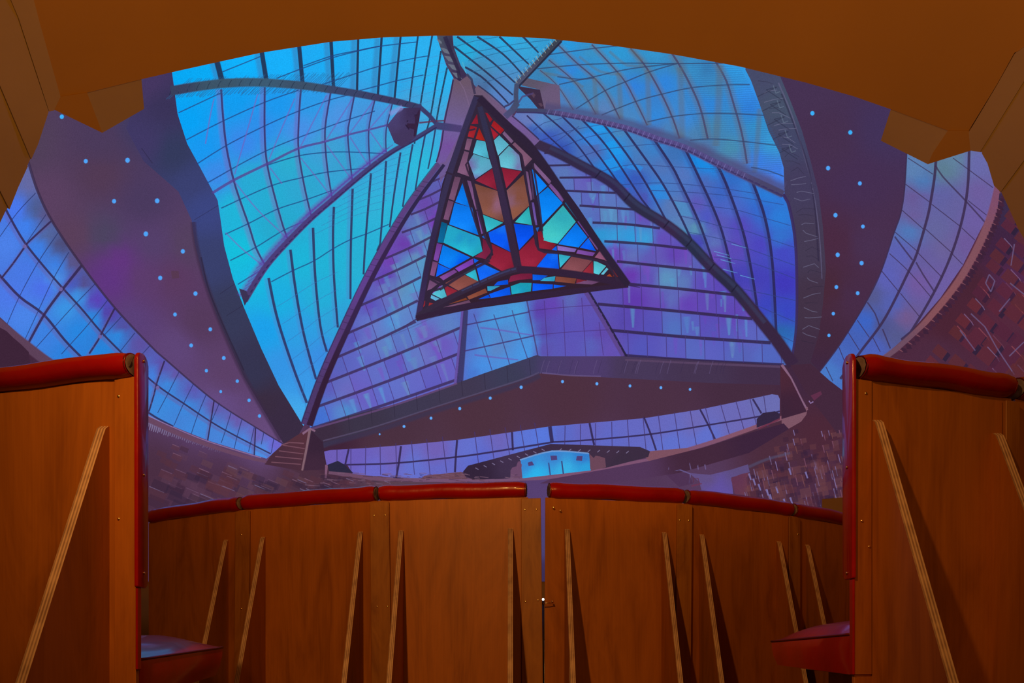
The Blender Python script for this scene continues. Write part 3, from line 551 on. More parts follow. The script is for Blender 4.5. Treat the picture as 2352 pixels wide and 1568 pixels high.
def f(p):
    K = '40305c'
    ML = [((985, 420), (1030, 398)), ((958, 460), (1022, 430)), ((943, 493), (1012, 462)), ((923, 534), (1003, 500)), ((884, 594), (992, 543)), ((848, 648), (978, 587)), ((822, 704), (967, 636)), ((792, 768), (960, 690)), ((768, 823), (955, 738)), ((742, 881), (1063, 750)), ((728, 934), (1056, 811)), ((714, 984), (1048, 872))]
    for i, (a, b) in enumerate(ML): p.stroke([a, ((a[0]+b[0])/2, (a[1]+b[1])/2+2), b], 4+0.2*i, 4.5+0.15*i, K, 0.92)
    for i in range(len(ML)-1):
        (a0, b0), (a1, b1) = ML[i], ML[i+1]; n = max(1, int((b0[0]-a0[0])/36))
        for j in range(n):
            t = (j+0.45)/n; x = a0[0]+(b0[0]-a0[0])*t; y = a0[1]+(b0[1]-a0[1])*t
            m1 = (b1[1]-a1[1])/(b1[0]-a1[0]); x2 = x+(a1[1]+m1*(x-a1[0])-y)*0.30; y2 = a1[1]+m1*(x2-a1[0])
            if j:
                pc = prv+[(x2, y2), (x, y)]
                if x2 < 1062: tints.append(pc)
            prv = [(x, y), (x2, y2)]
            if x2 < 1062: p.stroke([(x, y), (x2, y2)], 1.9, 1.7, '4a3478', 0.75)
    MR = [[(1250, 352), (1275, 350)], [(1260, 380), (1310, 379)], [(1285, 408), (1372, 407)], [(1300, 438), (1414, 443)], [(1331, 472), (1459, 481)], [(1361, 511), (1440, 515), (1516, 524)], [(1388, 554), (1480, 560), (1578, 571)], [(1417, 600), (1530, 612), (1632, 623)], [(1444, 652), (1560, 663), (1686, 677)], [(1373, 698), (1540, 713), (1728, 732)], [(1402, 758), (1580, 774), (1770, 787)], [(1432, 816), (1600, 828), (1800, 838)]]
    for i, q in enumerate(MR): p.stroke(q, 4+0.25*i, 4+0.3*i, '35284c', 0.93)
    XS = [(1345, 380), (1318, 408), (1335, 438), (1337, 472), (1376, 511), (1381, 554), (1428, 600), (1430, 652), (1390, 698), (1398, 758)]
    for i in range(1, len(MR)-1):
        prv = None; a, b = MR[i], MR[i+1]; x = XS[i-1][0]
        while True:
            if x > a[-1][0]+30 and x > b[-1][0]-8: break
            ta = (x-a[0][0])/(a[-1][0]-a[0][0]); ya = a[0][1]+(a[-1][1]-a[0][1])*ta
            tb = (x+1.5-b[0][0])/(b[-1][0]-b[0][0]); yb = b[0][1]+(b[-1][1]-b[0][1])*tb
            if ta > -0.1 and tb > -0.02 and tb < 1 and ya < yb and not (prv and tints.append([prv[0], prv[1], (x+1.5, yb), (x, ya)])): prv = [(x, ya), (x+1.5, yb)]; p.stroke([(x, ya), (x+1.5, yb)], 1.9, 1.7, '443474', 0.75)
            x += 38+i*0.6
    p.stroke([(1345, 668), (1385, 735), (1432, 818)], 11, 9, '5c4488', 0.9); p.stroke([(1352, 668), (1392, 735), (1440, 820)], 4.5, 4.5, '2c2444')
    for q in ([(1250, 690), (1254, 750), (1258, 820)], [(1293, 688), (1299, 820)], [(1336, 684), (1346, 818)], [(1376, 740), (1386, 816)], [(1212, 714), (1290, 706), (1372, 700)], [(1222, 770), (1310, 762), (1398, 757)]): p.stroke(q, 1.9, 1.8, '4c3478', 0.7)
    p.stroke([(1210, 690), (1222, 750), (1236, 820)], 3, 3, '4a3a70', 0.85)
    p.stroke([(1063, 712), (1056, 790), (1046, 882)], 7, 7, '6450a0'); p.stroke([(1070, 712), (1064, 790), (1056, 880)], 10, 14, '39305a', 0.9)
    for q in ([(1070, 746), (1130, 734), (1216, 716)], [(1066, 806), (1140, 790), (1226, 771)]): p.stroke(q, 3, 3, '44306c', 0.85)
    for q in ([(1088, 720), (1106, 775), (1130, 850)], [(1134, 722), (1152, 775), (1171, 838)], [(1176, 712), (1192, 765), (1212, 824)]): p.stroke(q, 2.2, 2.2, '44407c', 0.8)
    for q in ([(1103, 752), (1150, 758), (1224, 770)], [(1090, 815), (1150, 822), (1190, 826)]): p.stroke(q, 4, 3, '6a50b0', 0.6)
part('end_wall_mullion', 3, f, 'dark mullions of the triangular glazed wall', inc=0.00005)
def f(p):
    rr = random.Random(21)
    for q in tints:
        mx = sum(x for x, y in q)/len(q); my = sum(y for x, y in q)/len(q)
        if mx > 1300: pal = ['30a4dc', '3a9cd8', '2ca0d8'] if 515 < my < 556 and mx < 1500 else ['6a3cb0', '5c48b8', '5c80c0', '7044b4', '5a58b8', '6048b0', '5c98c0'] if my < 700 else ['5a50b8', '5c60c0', '5448b0', '6050b8', '5470c0']
        else: pal = ['6a3cb0', '5c88c8', '60a0c0', '5850b8', '4c9cdc'] if my < 720 else ['6068c4', '6c5cc0', '5878c8', '6a80c4', '5c54b8']
        p.poly(q, rr.choice(pal), 24, rr.uniform(0.15, 0.5))
        x0, y0 = q[0]; w_ = (q[2][0]-q[0][0])
        if rr.random() < 0.45: u = rr.uniform(0.2, 0.8); p.stroke([(x0+w_*u, y0+3), (x0+w_*u+(q[1][0]-q[0][0])*0.8, y0+(q[1][1]-y0)*0.85)], rr.uniform(4, 12), 3, rr.choice(['58b0d0', '5ca4dc', '7a48c0', '6a98c0']), 0.5, True)
part('end_wall_pane_reflections', 2.45, f, 'soft coloured reflections in the panes of the end wall', inc=0.00001)
TUBE = [(1224, 327), (1260, 342), (1298, 360), (1335, 380), (1373, 400), (1412, 425), (1459, 471), (1533, 518), (1584, 560), (1634, 613), (1688, 664), (1754, 744), (1790, 790), (1822, 838)]
def f(p):
    p.stroke(TUBE, 21, 27, [(1240, 332, '3a2c48'), (1298, 360, '332a48'), (1400, 420, '33284c'), (1480, 480, '2e2c46'), (1533, 518, '382848'), (1590, 570, '2a2e48'), (1634, 613, '342848'), (1660, 640, '2c2a44'), (1754, 744, '382640'), (1820, 838, '3a2640')])
    p.stroke([(x+3, y-3) for x, y in TUBE[1:-2]], 6, 7, '3c4468', 0.4, True)
    for x, y in ((1373, 400), (1440, 452), (1530, 515), (1582, 558), (1634, 613), (1686, 662)): p.stroke([(x-6, y+8), (x+1, y), (x+7, y-8)], 3, 3, '201a30', 0.7)
    LB = [(1014, 376), (955, 455), (905, 534), (850, 634), (795, 750), (743, 868), (705, 975)]
    p.stroke([(x-6, y) for x, y in LB], 11, 17, [(1010, 376, '5a4478'), (900, 560, '5c4080'), (860, 640, '60408c'), (790, 780, '563c78'), (720, 940, '4c3868')])
    p.stroke([(x+6, y+2) for x, y in LB], 7, 14, [(1010, 376, '30284a'), (860, 650, '38264c'), (720, 940, '341f38')])
    for i in range(46):
        t = i/46*6; k = int(t); u = t-k; a, b = LB[k], LB[min(6, k+1)]; x = a[0]+(b[0]-a[0])*u-6; y = a[1]+(b[1]-a[1])*u
        if (i//4) % 2: p.stroke([(x-7, y-1), (x+6, y+2)], 1.6, 1.6, '3c2850', 0.6)
    p.stroke([(x-13, y-2) for x, y in LB], 2, 2.5, '2c2850', 0.7)
part('ridge_tube', 5, f, 'dark tubular ridges meeting behind the projected lantern')
def f(p):
    p.poly([(703, 990), (716, 984), (790, 958), (900, 930), (1051, 879), (1109, 858), (1233, 815), (1242, 818), (1430, 818), (1600, 828), (1792, 838), (1791, 884), (1628, 879), (1382, 866), (1241, 857), (1190, 877), (994, 937), (860, 984), (785, 1008), (742, 1030), (702, 1015)],
           [(740, 1000, '3c2c40'), (830, 970, '3c3448'), (950, 920, '3e3850'), (1060, 890, '403850'), (1180, 860, '3c3c56'), (1230, 835, '3f3c5c'), (1260, 840, '4c3c6c'), (1350, 845, '4e3c6c'), (1450, 850, '473858'), (1600, 855, '443450'), (1760, 860, '422e48')])
    p.stroke([(716, 985), (900, 932), (1050, 880)], 4, 4, '6a4a7a', 0.7); p.stroke([(742, 1012), (860, 980), (994, 936), (1190, 874), (1238, 855)], 3, 3, '5c5070', 0.6)
    p.stroke([(742, 1022), (860, 990), (994, 945), (1190, 884), (1240, 862)], 9, 9, '3a3450', 0.7, True)
    p.stroke([(1245, 856), (1310, 862), (1380, 864)], 3, 3, '6a5888', 0.6); p.stroke([(1436, 826), (1600, 834), (1792, 842)], 4, 5, '5a4464', 0.8)
    rr = random.Random(11)
    for i in range(9): x = 800+i*52; y = 960-(i*52)*0.31; p.stroke([(x, y-6), (x+3, y+30)], 1.6, 1.4, '2c2438', 0.55)
    for i in range(26): x = 1250+rr.uniform(0, 420); p.stroke([(x, 826+rr.uniform(0, 6)), (x-5, 842), (x-9, 858)], 1.4, 1.2, '6c5c88' if i % 2 else '33284a', 0.4)
part('parapet', 5, f, 'dark parapet band below the glazed wall')

# strip windows
SW = [(-120, 200), (30, 300), (60, 352), (67, 374), (87, 440), (120, 508), (180, 598), (259, 701), (346, 794), (381, 826), (490, 918), (597, 987), (650, 1019), (626, 1042), (612, 1053), (480, 1012), (398, 979), (339, 956), (270, 920), (200, 880), (109, 821), (65, 788), (0, 728), (-120, 620)]
def f(p):
    p.poly(SW, [(70, 420, '6468a0'), (40, 480, '4878f0'), (80, 480, '4c5c90'), (60, 520, '3f80ee'), (110, 490, '5c5484'), (20, 560, '4c80e8'), (110, 540, '52649c'), (90, 570, '3c80e8'), (140, 560, '4c4c78'), (60, 620, '4878e4'), (130, 610, '3c80e4'), (170, 600, '5a5080'), (130, 640, '4c94e8'), (190, 650, '544c88'), (165, 650, '4858c0'), (100, 660, '4c70ea'), (30, 680, '4c78e8'), (60, 720, '4a84e8'), (180, 680, '3c94e4'), (220, 690, '5a40b4'), (150, 710, '3a94e4'), (250, 720, '5440a4'), (215, 730, '2c8ae0'), (110, 760, '3c80e0'), (180, 760, '2886e0'), (280, 750, '544c9c'), (270, 770, '2c8ae0'), (230, 810, '2484dc'), (160, 820, '2c80dc'), (320, 790, '5c50a0'),
               (370, 840, '5c50a8'), (350, 860, '4480dc'), (400, 860, '6454a4'), (390, 880, '3c88dc'), (440, 900, '5c58b0'), (380, 920, '3a88dc'), (430, 930, '3c88dc'), (360, 940, '3f88da'), (490, 935, '6458a8'), (470, 960, '4288dc'), (450, 985, '4088dc'), (540, 965, '6a58a8'), (520, 990, '4488dc'), (590, 1000, '6c60b4'), (560, 1015, '4888e0'), (630, 1022, '6c64cc'), (600, 1035, '4a90e4')], 16)
part('strip_window', 2, f, 'curved blue strip window at the left of the projected picture')
def f(p):
    K = '342850'
    for q, a, b in (([(12, 478), (30, 512), (57, 557), (95, 605), (141, 658), (190, 712), (234, 764), (300, 830), (360, 884), (420, 925), (484, 968), (540, 1000), (622, 1042)], 5, 3), ([(-40, 590), (0, 633), (46, 682), (101, 723), (158, 791), (240, 868), (339, 946), (398, 979)], 6, 4),
                    ([(117, 508), (63, 558), (54, 571), (30, 605), (3, 639)], 4, 4), ([(188, 609), (147, 660), (136, 674), (101, 723), (65, 788)], 6, 5), ([(264, 707), (234, 764), (226, 780), (205, 812)], 4, 4), ([(378, 828), (360, 880), (354, 905), (342, 945)], 3.5, 3.5), ([(492, 918), (484, 969), (477, 1011)], 3, 3.2), ([(587, 982), (584, 1045)], 3, 3)):
        p.stroke([(x-4, y+5) for x, y in q], a*1.6, b*1.6, '6a4c88', 0.35, True); p.stroke(q, a, b, K, 0.93)
    p.stroke([(65, 372), (87, 440), (120, 508), (180, 598), (259, 701), (346, 794), (381, 826), (490, 918), (597, 987), (650, 1019)], 6, 2.5, '3c2c48', 0.9)
    for q in ([(82, 443), (40, 488), (0, 543)], [(106, 492), (63, 554)], [(133, 535), (87, 603), (45, 680), (16, 745)], [(158, 579), (122, 641), (85, 720), (57, 780)], [(218, 652), (160, 712), (82, 799)], [(248, 688), (200, 748), (141, 813)], [(280, 726), (237, 772)], [(310, 764), (275, 808)], [(344, 794), (325, 815)],
              [(411, 854), (385, 905), (362, 948)], [(444, 882), (420, 930), (400, 976)], [(474, 905), (455, 950), (439, 997)], [(504, 925), (487, 965)], [(531, 946), (519, 985), (508, 1017)], [(556, 962), (545, 1000), (538, 1030)], [(584, 981), (571, 1037)], [(629, 1006), (623, 1040)], [(606, 993), (600, 1020)]): p.stroke(q, 2, 1.7, '2c3468', 0.8)
    for x, y in ((57, 566), (140, 664), (230, 773), (362, 890)): p.dot(x, y, 4, '6c60a0')
part('strip_window_bar', 3, f, 'dark bars of the left strip window')
BW = [(743, 1037), (760, 1033), (837, 1029), (934, 1021), (1050, 1010), (1176, 992), (1262, 979), (1354, 971), (1480, 960), (1608, 940), (1723, 916), (1773, 905), (1787, 907), (1791, 916), (1791, 948), (1735, 979), (1645, 1014), (1582, 1034), (1492, 1037), (1469, 1030), (1270, 1030), (1073, 1075), (1060, 1086), (969, 1101), (911, 1097), (811, 1089), (798, 1068), (750, 1067)]
def f(p):
    p.poly(BW, [(760, 1050, '6c5cb4'), (820, 1045, '6a5cb8'), (860, 1080, '6868c8'), (900, 1045, '7060b4'), (950, 1070, '6470cc'), (1000, 1035, '7060b4'), (1010, 1080, '6468c4'), (1080, 1030, '6470cc'), (1100, 1050, '5c68cc'), (1150, 1010, '6c64b8'), (1200, 1010, '5c74d4'), (1250, 1000, '5878dc'), (1290, 1000, '5c68c4'), (1350, 990, '6464bc'), (1400, 1015, '6068c4'), (1450, 980, '6468c0'), (1520, 980, '6668bc'), (1540, 1020, '6070cc'), (1600, 970, '6c68b4'), (1620, 1000, '6070cc'), (1680, 950, '6a68b4'), (1700, 975, '6c68b4'), (1760, 930, '6a6cb0')], 16)
part('strip_window', 5.6, f, 'lilac strip window along the bottom of the projected picture')
def f(p):
    K = '33264c'
    p.stroke([(760, 1067), (798, 1067), (911, 1063), (1050, 1049), (1128, 1038), (1270, 1015)], 3.5, 4, K, 0.93); p.stroke([(1268, 1015), (1354, 1010), (1492, 997), (1625, 976), (1744, 956), (1791, 944)], 3.5, 3.5, K, 0.93)
    for q, a in (([(801, 1031), (793, 1066)], 4), ([(921, 1024), (916, 1063), (910, 1097)], 4.5), ([(1050, 1010), (1047, 1047), (1045, 1084)], 4.5), ([(1176, 992), (1178, 1034)], 4.5), ([(1263, 979), (1268, 1015)], 8), ([(1354, 971), (1362, 1010), (1365, 1022)], 4.5), ([(1479, 958), (1494, 995), (1507, 1034)], 4), ([(1608, 940), (1627, 976), (1645, 1014)], 4), ([(1729, 916), (1749, 949)], 4)): p.stroke(q, a, a, K, 0.93)
    tops = [774, 806, 840, 873, 909, 945, 980, 1016, 1090, 1125, 1160, 1195, 1228, 1298, 1333, 1368, 1405, 1441, 1477, 1512, 1549, 1585, 1620, 1655, 1690, 1722, 1754]
    bots = [774, 806, 839, 874, 911, 952, 988, 1026, 1100, 1136, 1173, 1208, 1240, 1297, 1333, 1368, 1406, 1445, 1484, 1523, 1562, 1600, 1640, 1677, 1711, 1740, 1764]
    for a, b in zip(tops, bots):
        ya = 1033-(a-760)*0.105-max(0, a-934)*0.045 if a < 1262 else 980-(a-1262)*0.08-max(0, a-1400)*0.07-max(0, a-1600)*0.06
        yb = (1090 if b < 960 else 1098-(b-960)*0.19 if b < 1262 else 1026 if b < 1480 else 1036-max(0, b-1560)*0.28)
        p.stroke([(a, ya), (b, yb)], 2, 1.8, '443468', 0.8)
part('strip_window_bar', 6.2, f, 'dark bars of the bottom strip window')
RW = [(2083, 340), (2083, 360), (2078, 430), (2070, 490), (2053, 536), (2025, 620), (1992, 689), (1969, 730), (1931, 788), (1880, 857), (1910, 877), (1940, 900), (1990, 850), (2035, 814), (2081, 773), (2114, 737), (2160, 684), (2211, 610), (2252, 528), (2268, 500), (2285, 430), (2290, 330), (2200, 300)]
def f(p):
    p.poly(RW, [(2100, 390, '5c80b0'), (2120, 420, '4c78b4'), (2100, 450, '685894'), (2130, 450, '6460a0'), (2170, 390, '5c7c90'), (2190, 370, '60809c'), (2170, 450, '6060a0'), (2240, 380, '6868a8'), (2245, 440, '6c5c9c'), (2190, 470, '64609c'), (2100, 500, '6a5c98'), (2090, 530, '4f78b8'), (2150, 530, '64649c'), (2240, 500, '6c5ca0'), (2170, 570, '6a6098'), (2070, 580, '5c60b0'), (2120, 590, '665c9c'), (2220, 560, '6c5898'), (2040, 640, '5c60b4'), (2110, 650, '70589c'), (2170, 640, '6c5ca0'), (2000, 680, '54588c'), (2050, 700, '5460b0'), (1990, 740, '3c64c4'), (2030, 750, '50548c'), (2080, 730, '70588c'), (1960, 780, '4460b4'), (2010, 800, '4c60b8'), (2060, 770, '54588c'), (1910, 850, '4878c4'), (1930, 830, '4868bc')], 16)
part('strip_window', 2, f, 'curved lilac strip window at the right of the projected picture')
def f(p):
    K = '3c2c4c'
    for q, a in (([(2152, 340), (2149, 377), (2146, 411), (2137, 466), (2130, 500), (2107, 579), (2091, 615), (2033, 730), (1979, 804), (1930, 870)], 6), ([(2228, 320), (2226, 349), (2223, 426), (2211, 500), (2186, 582), (2147, 668), (2091, 763), (2070, 780)], 6), ([(2083, 340), (2078, 430), (2069, 490), (2053, 536), (2025, 620), (1992, 689), (1931, 788), (1880, 857)], 3)): p.stroke(q, a, a*0.9, K, 0.92)
    for q, a in (([(2149, 380), (2165, 405), (2217, 460), (2263, 511)], 3.5), ([(2055, 543), (2075, 570), (2096, 597)], 3.5), ([(2104, 602), (2120, 630), (2145, 668)], 3.5), ([(1992, 694), (2010, 720), (2020, 748)], 3), ([(2027, 755), (2045, 800)], 3),
                 ([(2086, 363), (2143, 400)], 2), ([(2080, 423), (2134, 463)], 2), ([(2069, 480), (2121, 526)], 2), ([(2056, 533), (2107, 577)], 2), ([(2189, 363), (2281, 431)], 2), ([(2140, 469), (2206, 520)], 2), ([(2223, 460), (2266, 494)], 2), ([(2126, 526), (2188, 582)], 2), ([(2209, 523), (2239, 551)], 2), ([(2188, 584), (2211, 607)], 2), ([(2107, 579), (2165, 638)], 2), ([(2043, 582), (2089, 625), (2140, 684)], 2), ([(2025, 622), (2063, 668)], 2), ([(2068, 673), (2112, 727)], 2), ([(1969, 735), (1997, 775)], 2), ([(1948, 763), (1974, 804)], 2), ([(1926, 795), (1940, 830)], 2), ([(1897, 842), (1913, 875)], 2), ([(2005, 775), (2022, 808)], 2)): p.stroke(q, a, a, K, 0.8)
part('strip_window_bar', 3, f, 'dark bars of the right strip window')

# sills, kiosk and seats along the bottom
def f(p):
    p.stroke([(-20, 728), (30, 770), (65, 797), (109, 830), (150, 852)], 22, 20, '5c4058'); p.stroke([(332, 958), (398, 990), (480, 1022), (560, 1048), (612, 1060)], 12, 6, '684660')
    p.stroke([(335, 952), (398, 981), (480, 1014), (600, 1051)], 2, 2, '9a7aa8', 0.7)
    p.stroke([(2296, 420), (2288, 455), (2272, 508), (2242, 575), (2205, 640), (2162, 697), (2114, 752), (2060, 800), (2030, 822)], 19, 11, [(2290, 440, '7c4c68'), (2240, 570, '80505c'), (2160, 690, '845058'), (2050, 805, '6c4c60')])
    p.stroke([(750, 1067), (748, 1098)], 6, 4, '7c5470'); p.stroke([(755, 1084), (820, 1093), (902, 1101), (1099, 1102), (1202, 1099), (1263, 1095), (1354, 1080), (1500, 1054), (1614, 1022), (1700, 993), (1758, 972), (1800, 958)], 8, 9, [(800, 1090, '6c4a64'), (1100, 1102, '745270'), (1500, 1054, '7c5270'), (1790, 960, '845468')])
    p.poly([(966, 1099), (975, 1092), (1060, 1083), (1074, 1100)], '6c4858'); p.poly([(1490, 1036), (1582, 1028), (1584, 1036), (1492, 1060), (1480, 1048)], '7c5060')
    p.poly([(752, 1067), (776, 1058), (790, 1066), (812, 1086), (756, 1082)], '2c2840'); 
    p.poly([(1738, 962), (1752, 948), (1780, 944), (1791, 950), (1791, 962), (1738, 982)], '332640'); p.stroke([(1742, 984), (1791, 962)], 4, 4, '6a3048', 0.9)
    p.stroke([(1795, 838), (1815, 868), (1838, 915), (1853, 942)], 7, 7, '84607c'); p.poly([(1795, 962), (1856, 934), (1852, 952), (1840, 968), (1812, 984), (1796, 978)], '7c5464')
    p.poly([(1064, 1082), (1075, 1069), (1265, 1019), (1470, 1026), (1493, 1036), (1489, 1049), (1392, 1074), (1355, 1079), (1352, 1040), (1268, 1034), (1196, 1056), (1199, 1098), (1085, 1101), (1068, 1092)], [(1090, 1085, '33243a'), (1180, 1060, '40304c'), (1265, 1026, '3c2c44'), (1400, 1035, '402e44'), (1430, 1060, '3a2c40')])
    p.poly([(1164, 1066), (1198, 1058), (1199, 1099), (1164, 1099)], '6a4868'); p.poly([(1354, 1042), (1388, 1040), (1392, 1073), (1356, 1081)], '6a4658')
    p.poly([(1196, 1056), (1268, 1034), (1353, 1041), (1357, 1080), (1200, 1098)], [(1210, 1065, '3a84d0'), (1270, 1045, '3c80cc'), (1340, 1050, '3478c8'), (1230, 1090, '2cb4ec'), (1300, 1080, '38b0e4'), (1345, 1075, '2ca0dc')], 12)
    p.stroke([(1194, 1056), (1268, 1036), (1355, 1041)], 3, 3, '78a0d8', 0.8)
    for q in ([(1212, 1062), (1222, 1059), (1227, 1068), (1214, 1070)], [(1264, 1046), (1279, 1046), (1280, 1056), (1266, 1057)], [(1325, 1047), (1338, 1047), (1337, 1058), (1323, 1057)]): p.poly(q, '4c4078')
    p.stroke([(1260, 1062), (1264, 1091)], 3, 3, '3a5490'); p.stroke([(1290, 1058), (1294, 1088)], 3, 3, '3a4c80')
    for i in range(9): x = 1092+i*19; p.stroke([(x, 1074-i*5.4), (x+7, 1078-i*5.4)], 1.6, 1.6, '8c80a8', 0.7)
    for i in range(8): x = 1284+i*22; p.stroke([(x, 1035+i*0.8), (x+6, 1030+i*0.8)], 1.6, 1.6, '8c80a8', 0.7)
part('sill_and_kiosk', 7, f, 'pinkish sills and a small bright kiosk window at the bottom of the picture')
def f(p):
    p.poly([(624, 1043), (650, 1020), (700, 988), (714, 983), (696, 1082), (608, 1066)], [(690, 1000, '54303c'), (640, 1050, '482c3c')])
    for i in range(4): p.stroke([(650-i*9, 1022+i*13), (700-i*3, 1030+i*12)], 2, 2, '7a5060', 0.8)
    p.stroke([(712, 984), (704, 1030), (694, 1080)], 5.5, 4, '80606c'); p.stroke([(695, 996), (712, 984), (724, 990)], 5, 4, '84607c')
    p.stroke([(645, 1022), (664, 1016), (698, 1018)], 2.5, 2.5, '7a5060', 0.8)
    p.poly([(716, 990), (742, 1015), (745, 1040), (752, 1078), (698, 1080)], [(730, 1020, '382438'), (720, 1070, '40283c')])
    rr = random.Random(5)
    for i in range(36):                        # little row of upright chair tops along the left sill
        t = i/36; x = 342+t*170; y = 975+t*62+rr.uniform(-2, 2); p.stroke([(x, y-5), (x-4, y+7*(1-t)+3)], 4-2.2*t, 2, '83769c', 0.65*(1-t)+0.15)
    for i in range(210):
        x = rr.uniform(342, 900); top = 985+(x-342)*0.33 if x < 560 else 1052+(x-560)*0.12; y = rr.uniform(top+12, 1175)
        d = (y-990)/180; s = 5+15*max(0.0, d)*(1.3-(x-342)/560)
        if s < 3: continue
        c = rr.choice(['55303c', '5c3440', '3c2438', '33233a', '5a3a50', '62404a'])
        p.poly([(x, y), (x+2.2*s, y+0.9*s), (x+1.7*s, y+2.1*s), (x-0.5*s, y+1.1*s)], c, 30, 0.45)
        if rr.random() < 0.4: p.stroke([(x, y), (x+1.8*s, y+0.75*s)], 1.8, 1.4, rr.choice(['7a6a90', '86607a', '70506c']), 0.6)
    for i in range(150):
        x = rr.uniform(700, 1200); y = rr.uniform(1086, 1120); p.stroke([(x, y), (x+rr.uniform(6, 26), y+rr.uniform(-1, 3))], 2, 1.6, rr.choice(['7a5a70', '36263c', '5c3c48']), 0.5)
    p.poly([(-80, 740), (0, 752), (15, 760), (30, 775), (48, 790), (66, 808), (70, 840), (-80, 860)], '3d2438')
part('projected_seating', 6.6, f, 'dark brown rows of seats at the lower left of the projected picture', inc=0.00002)
def f(p):
    p.poly([(1792, 838), (1815, 868), (1853, 945), (1795, 962)], [(1800, 860, '4c2838'), (1820, 930, '402438'), (1800, 950, '3c2438')])
    p.poly([(1815, 838), (1862, 835), (1935, 900), (1935, 1010), (1850, 900)], '43283c')
    p.poly([(1398, 1076), (1492, 1058), (1620, 1026), (1735, 990), (1800, 972), (1812, 985), (1720, 1040), (1560, 1086), (1400, 1110), (1240, 1110), (1264, 1100)], [(1450, 1085, '523658'), (1600, 1050, '43283c'), (1750, 1000, '3c243c')])
    p.poly([(1583, 1086), (1631, 1090), (1680, 1078), (1718, 1066), (1722, 1084), (1680, 1096), (1684, 1134), (1612, 1128), (1606, 1106)], [(1620, 1100, '604e80'), (1700, 1078, '5c4c7c'), (1650, 1125, '6050a0')])
    p.poly([(1678, 1098), (1716, 1083), (1732, 1100), (1756, 1128), (1750, 1140), (1688, 1134)], [(1690, 1110, '603450'), (1730, 1125, '6a3c48')])
    p.stroke([(1540, 1083), (1560, 1078), (1586, 1088), (1583, 1110)], 3, 3, '6c6098', 0.7)
    p.poly([(1530, 1090), (1580, 1084), (1592, 1110), (1560, 1118)], '4c3050', 30, 0.8)
    for i in range(7): x = 1516+i*17; p.stroke([(x, 1062), (x+3, 1078)], 3.4, 2, '7a6aa0', 0.5)
    p.stroke([(1593, 1108), (1593, 1098), (1603, 1098), (1607, 1110)], 2, 2, '5c3048', 0.9); p.stroke([(1588, 1116), (1612, 1110)], 4, 3, '6a3450', 0.8)
    rr = random.Random(15)
    for i in range(230):
        x = rr.uniform(1710, 1935); y = rr.uniform(max(985, 1110-(x-1700)*1.1), 1170)
        s = 4+10*(y-960)/200; c = rr.choice(['5a303c', '623840', '3c2238', '33203a', '6a4048', '4c2c44'])
        p.poly([(x, y), (x+2.0*s, y-0.4*s), (x+2.3*s, y+1.3*s), (x+0.3*s, y+1.7*s)], c, 30, 0.5)
        if rr.random() < 0.4: p.stroke([(x, y), (x+0.6*s, y+2.4*s)], 2.2, 1.6, rr.choice(['7a6a98', '805068', '8a7ab0', '7a4a48']), 0.6)
    for x, y in ((1720, 1092), (1730, 1104), (1742, 1116), (1760, 1128), (1768, 1140), (1782, 1122), (1800, 1150), (1815, 1147), (1850, 1088), (1812, 1080)): p.stroke([(x, y-5), (x+5, y+10)], 4, 3, '8078b4', 0.7)
    p.stroke([(1858, 920), (1862, 926), (1868, 922)], 2.4, 2.4, '9a80b8', 0.8); p.poly([(1862, 908), (1885, 898), (1888, 905), (1870, 920)], '64304c', 30, 0.8)
    p.stroke([(1720, 1072), (1760, 1055), (1815, 1040)], 5, 4, '505070', 0.5, True)
    # right hand block of red seats
    p.poly([(2296, 440), (2290, 490), (2262, 560), (2225, 632), (2180, 690), (2130, 745), (2075, 795), (2040, 828), (2060, 880), (2460, 940), (2460, 460), (2352, 380)], [(2300, 480, '3a2a48'), (2290, 560, '402440'), (2240, 660, '482434'), (2180, 740, '4a2434'), (2320, 640, '50284a'), (2300, 740, '54283c'), (2150, 820, '4c2a40'), (2340, 800, '50283c')])
    EDGE = [(420, 2299), (455, 2292), (508, 2277), (575, 2248), (640, 2212), (697, 2170), (752, 2122), (800, 2068), (822, 2036)]
    for i in range(44):
        y = 432+i*8.6; x = interp(EDGE, y)+4
        p.poly([(x+1, y-4), (x+12, y-1), (x+15, y+8), (x+3, y+8)], rr.choice(['40243a', '44243a', '3c2238']), 30, 0.95)
        if i % 2: p.stroke([(x-4, y+1), (x+7, y+7)], 2.2, 1.2, '84505c', 0.8)
    for r_ in range(7):
        for c_ in range(13):
            t = c_/13+rr.uniform(-0.02, 0.02); off = 34+r_*42+rr.uniform(-4, 4)
            y = 470+t*400+off*0.55; x = interp(EDGE, 455+t*365)+off*0.86
            if x > 2410 or y > 890: continue
            s = 12+r_*1.8
            col = rr.choice(['5c2834', '642a34', '5a2638', '52243a', '5c2a30']); dk = rr.choice(['2c2038', '33203a', '3a2038'])
            p.poly([(x-1.5*s, y+0.4*s), (x-0.3*s, y-1.1*s), (x+1.5*s, y+0.5*s), (x+0.4*s, y+2.0*s)], col, 40, 0.75)
            p.poly([(x+0.5*s, y+1.9*s), (x+1.5*s, y+0.5*s), (x+2.1*s, y+1.1*s), (x+1.1*s, y+2.4*s)], dk, 40, 0.85)
            if rr.random() < 0.6: p.stroke([(x+0.2*s, y-0.9*s), (x+1.6*s, y+0.6*s), (x+2.0*s, y+1.3*s)], 2.4, 1.6, rr.choice(['7c5a80', '746086', '8a4450', '6c3a50']), 0.75, sharp=True)
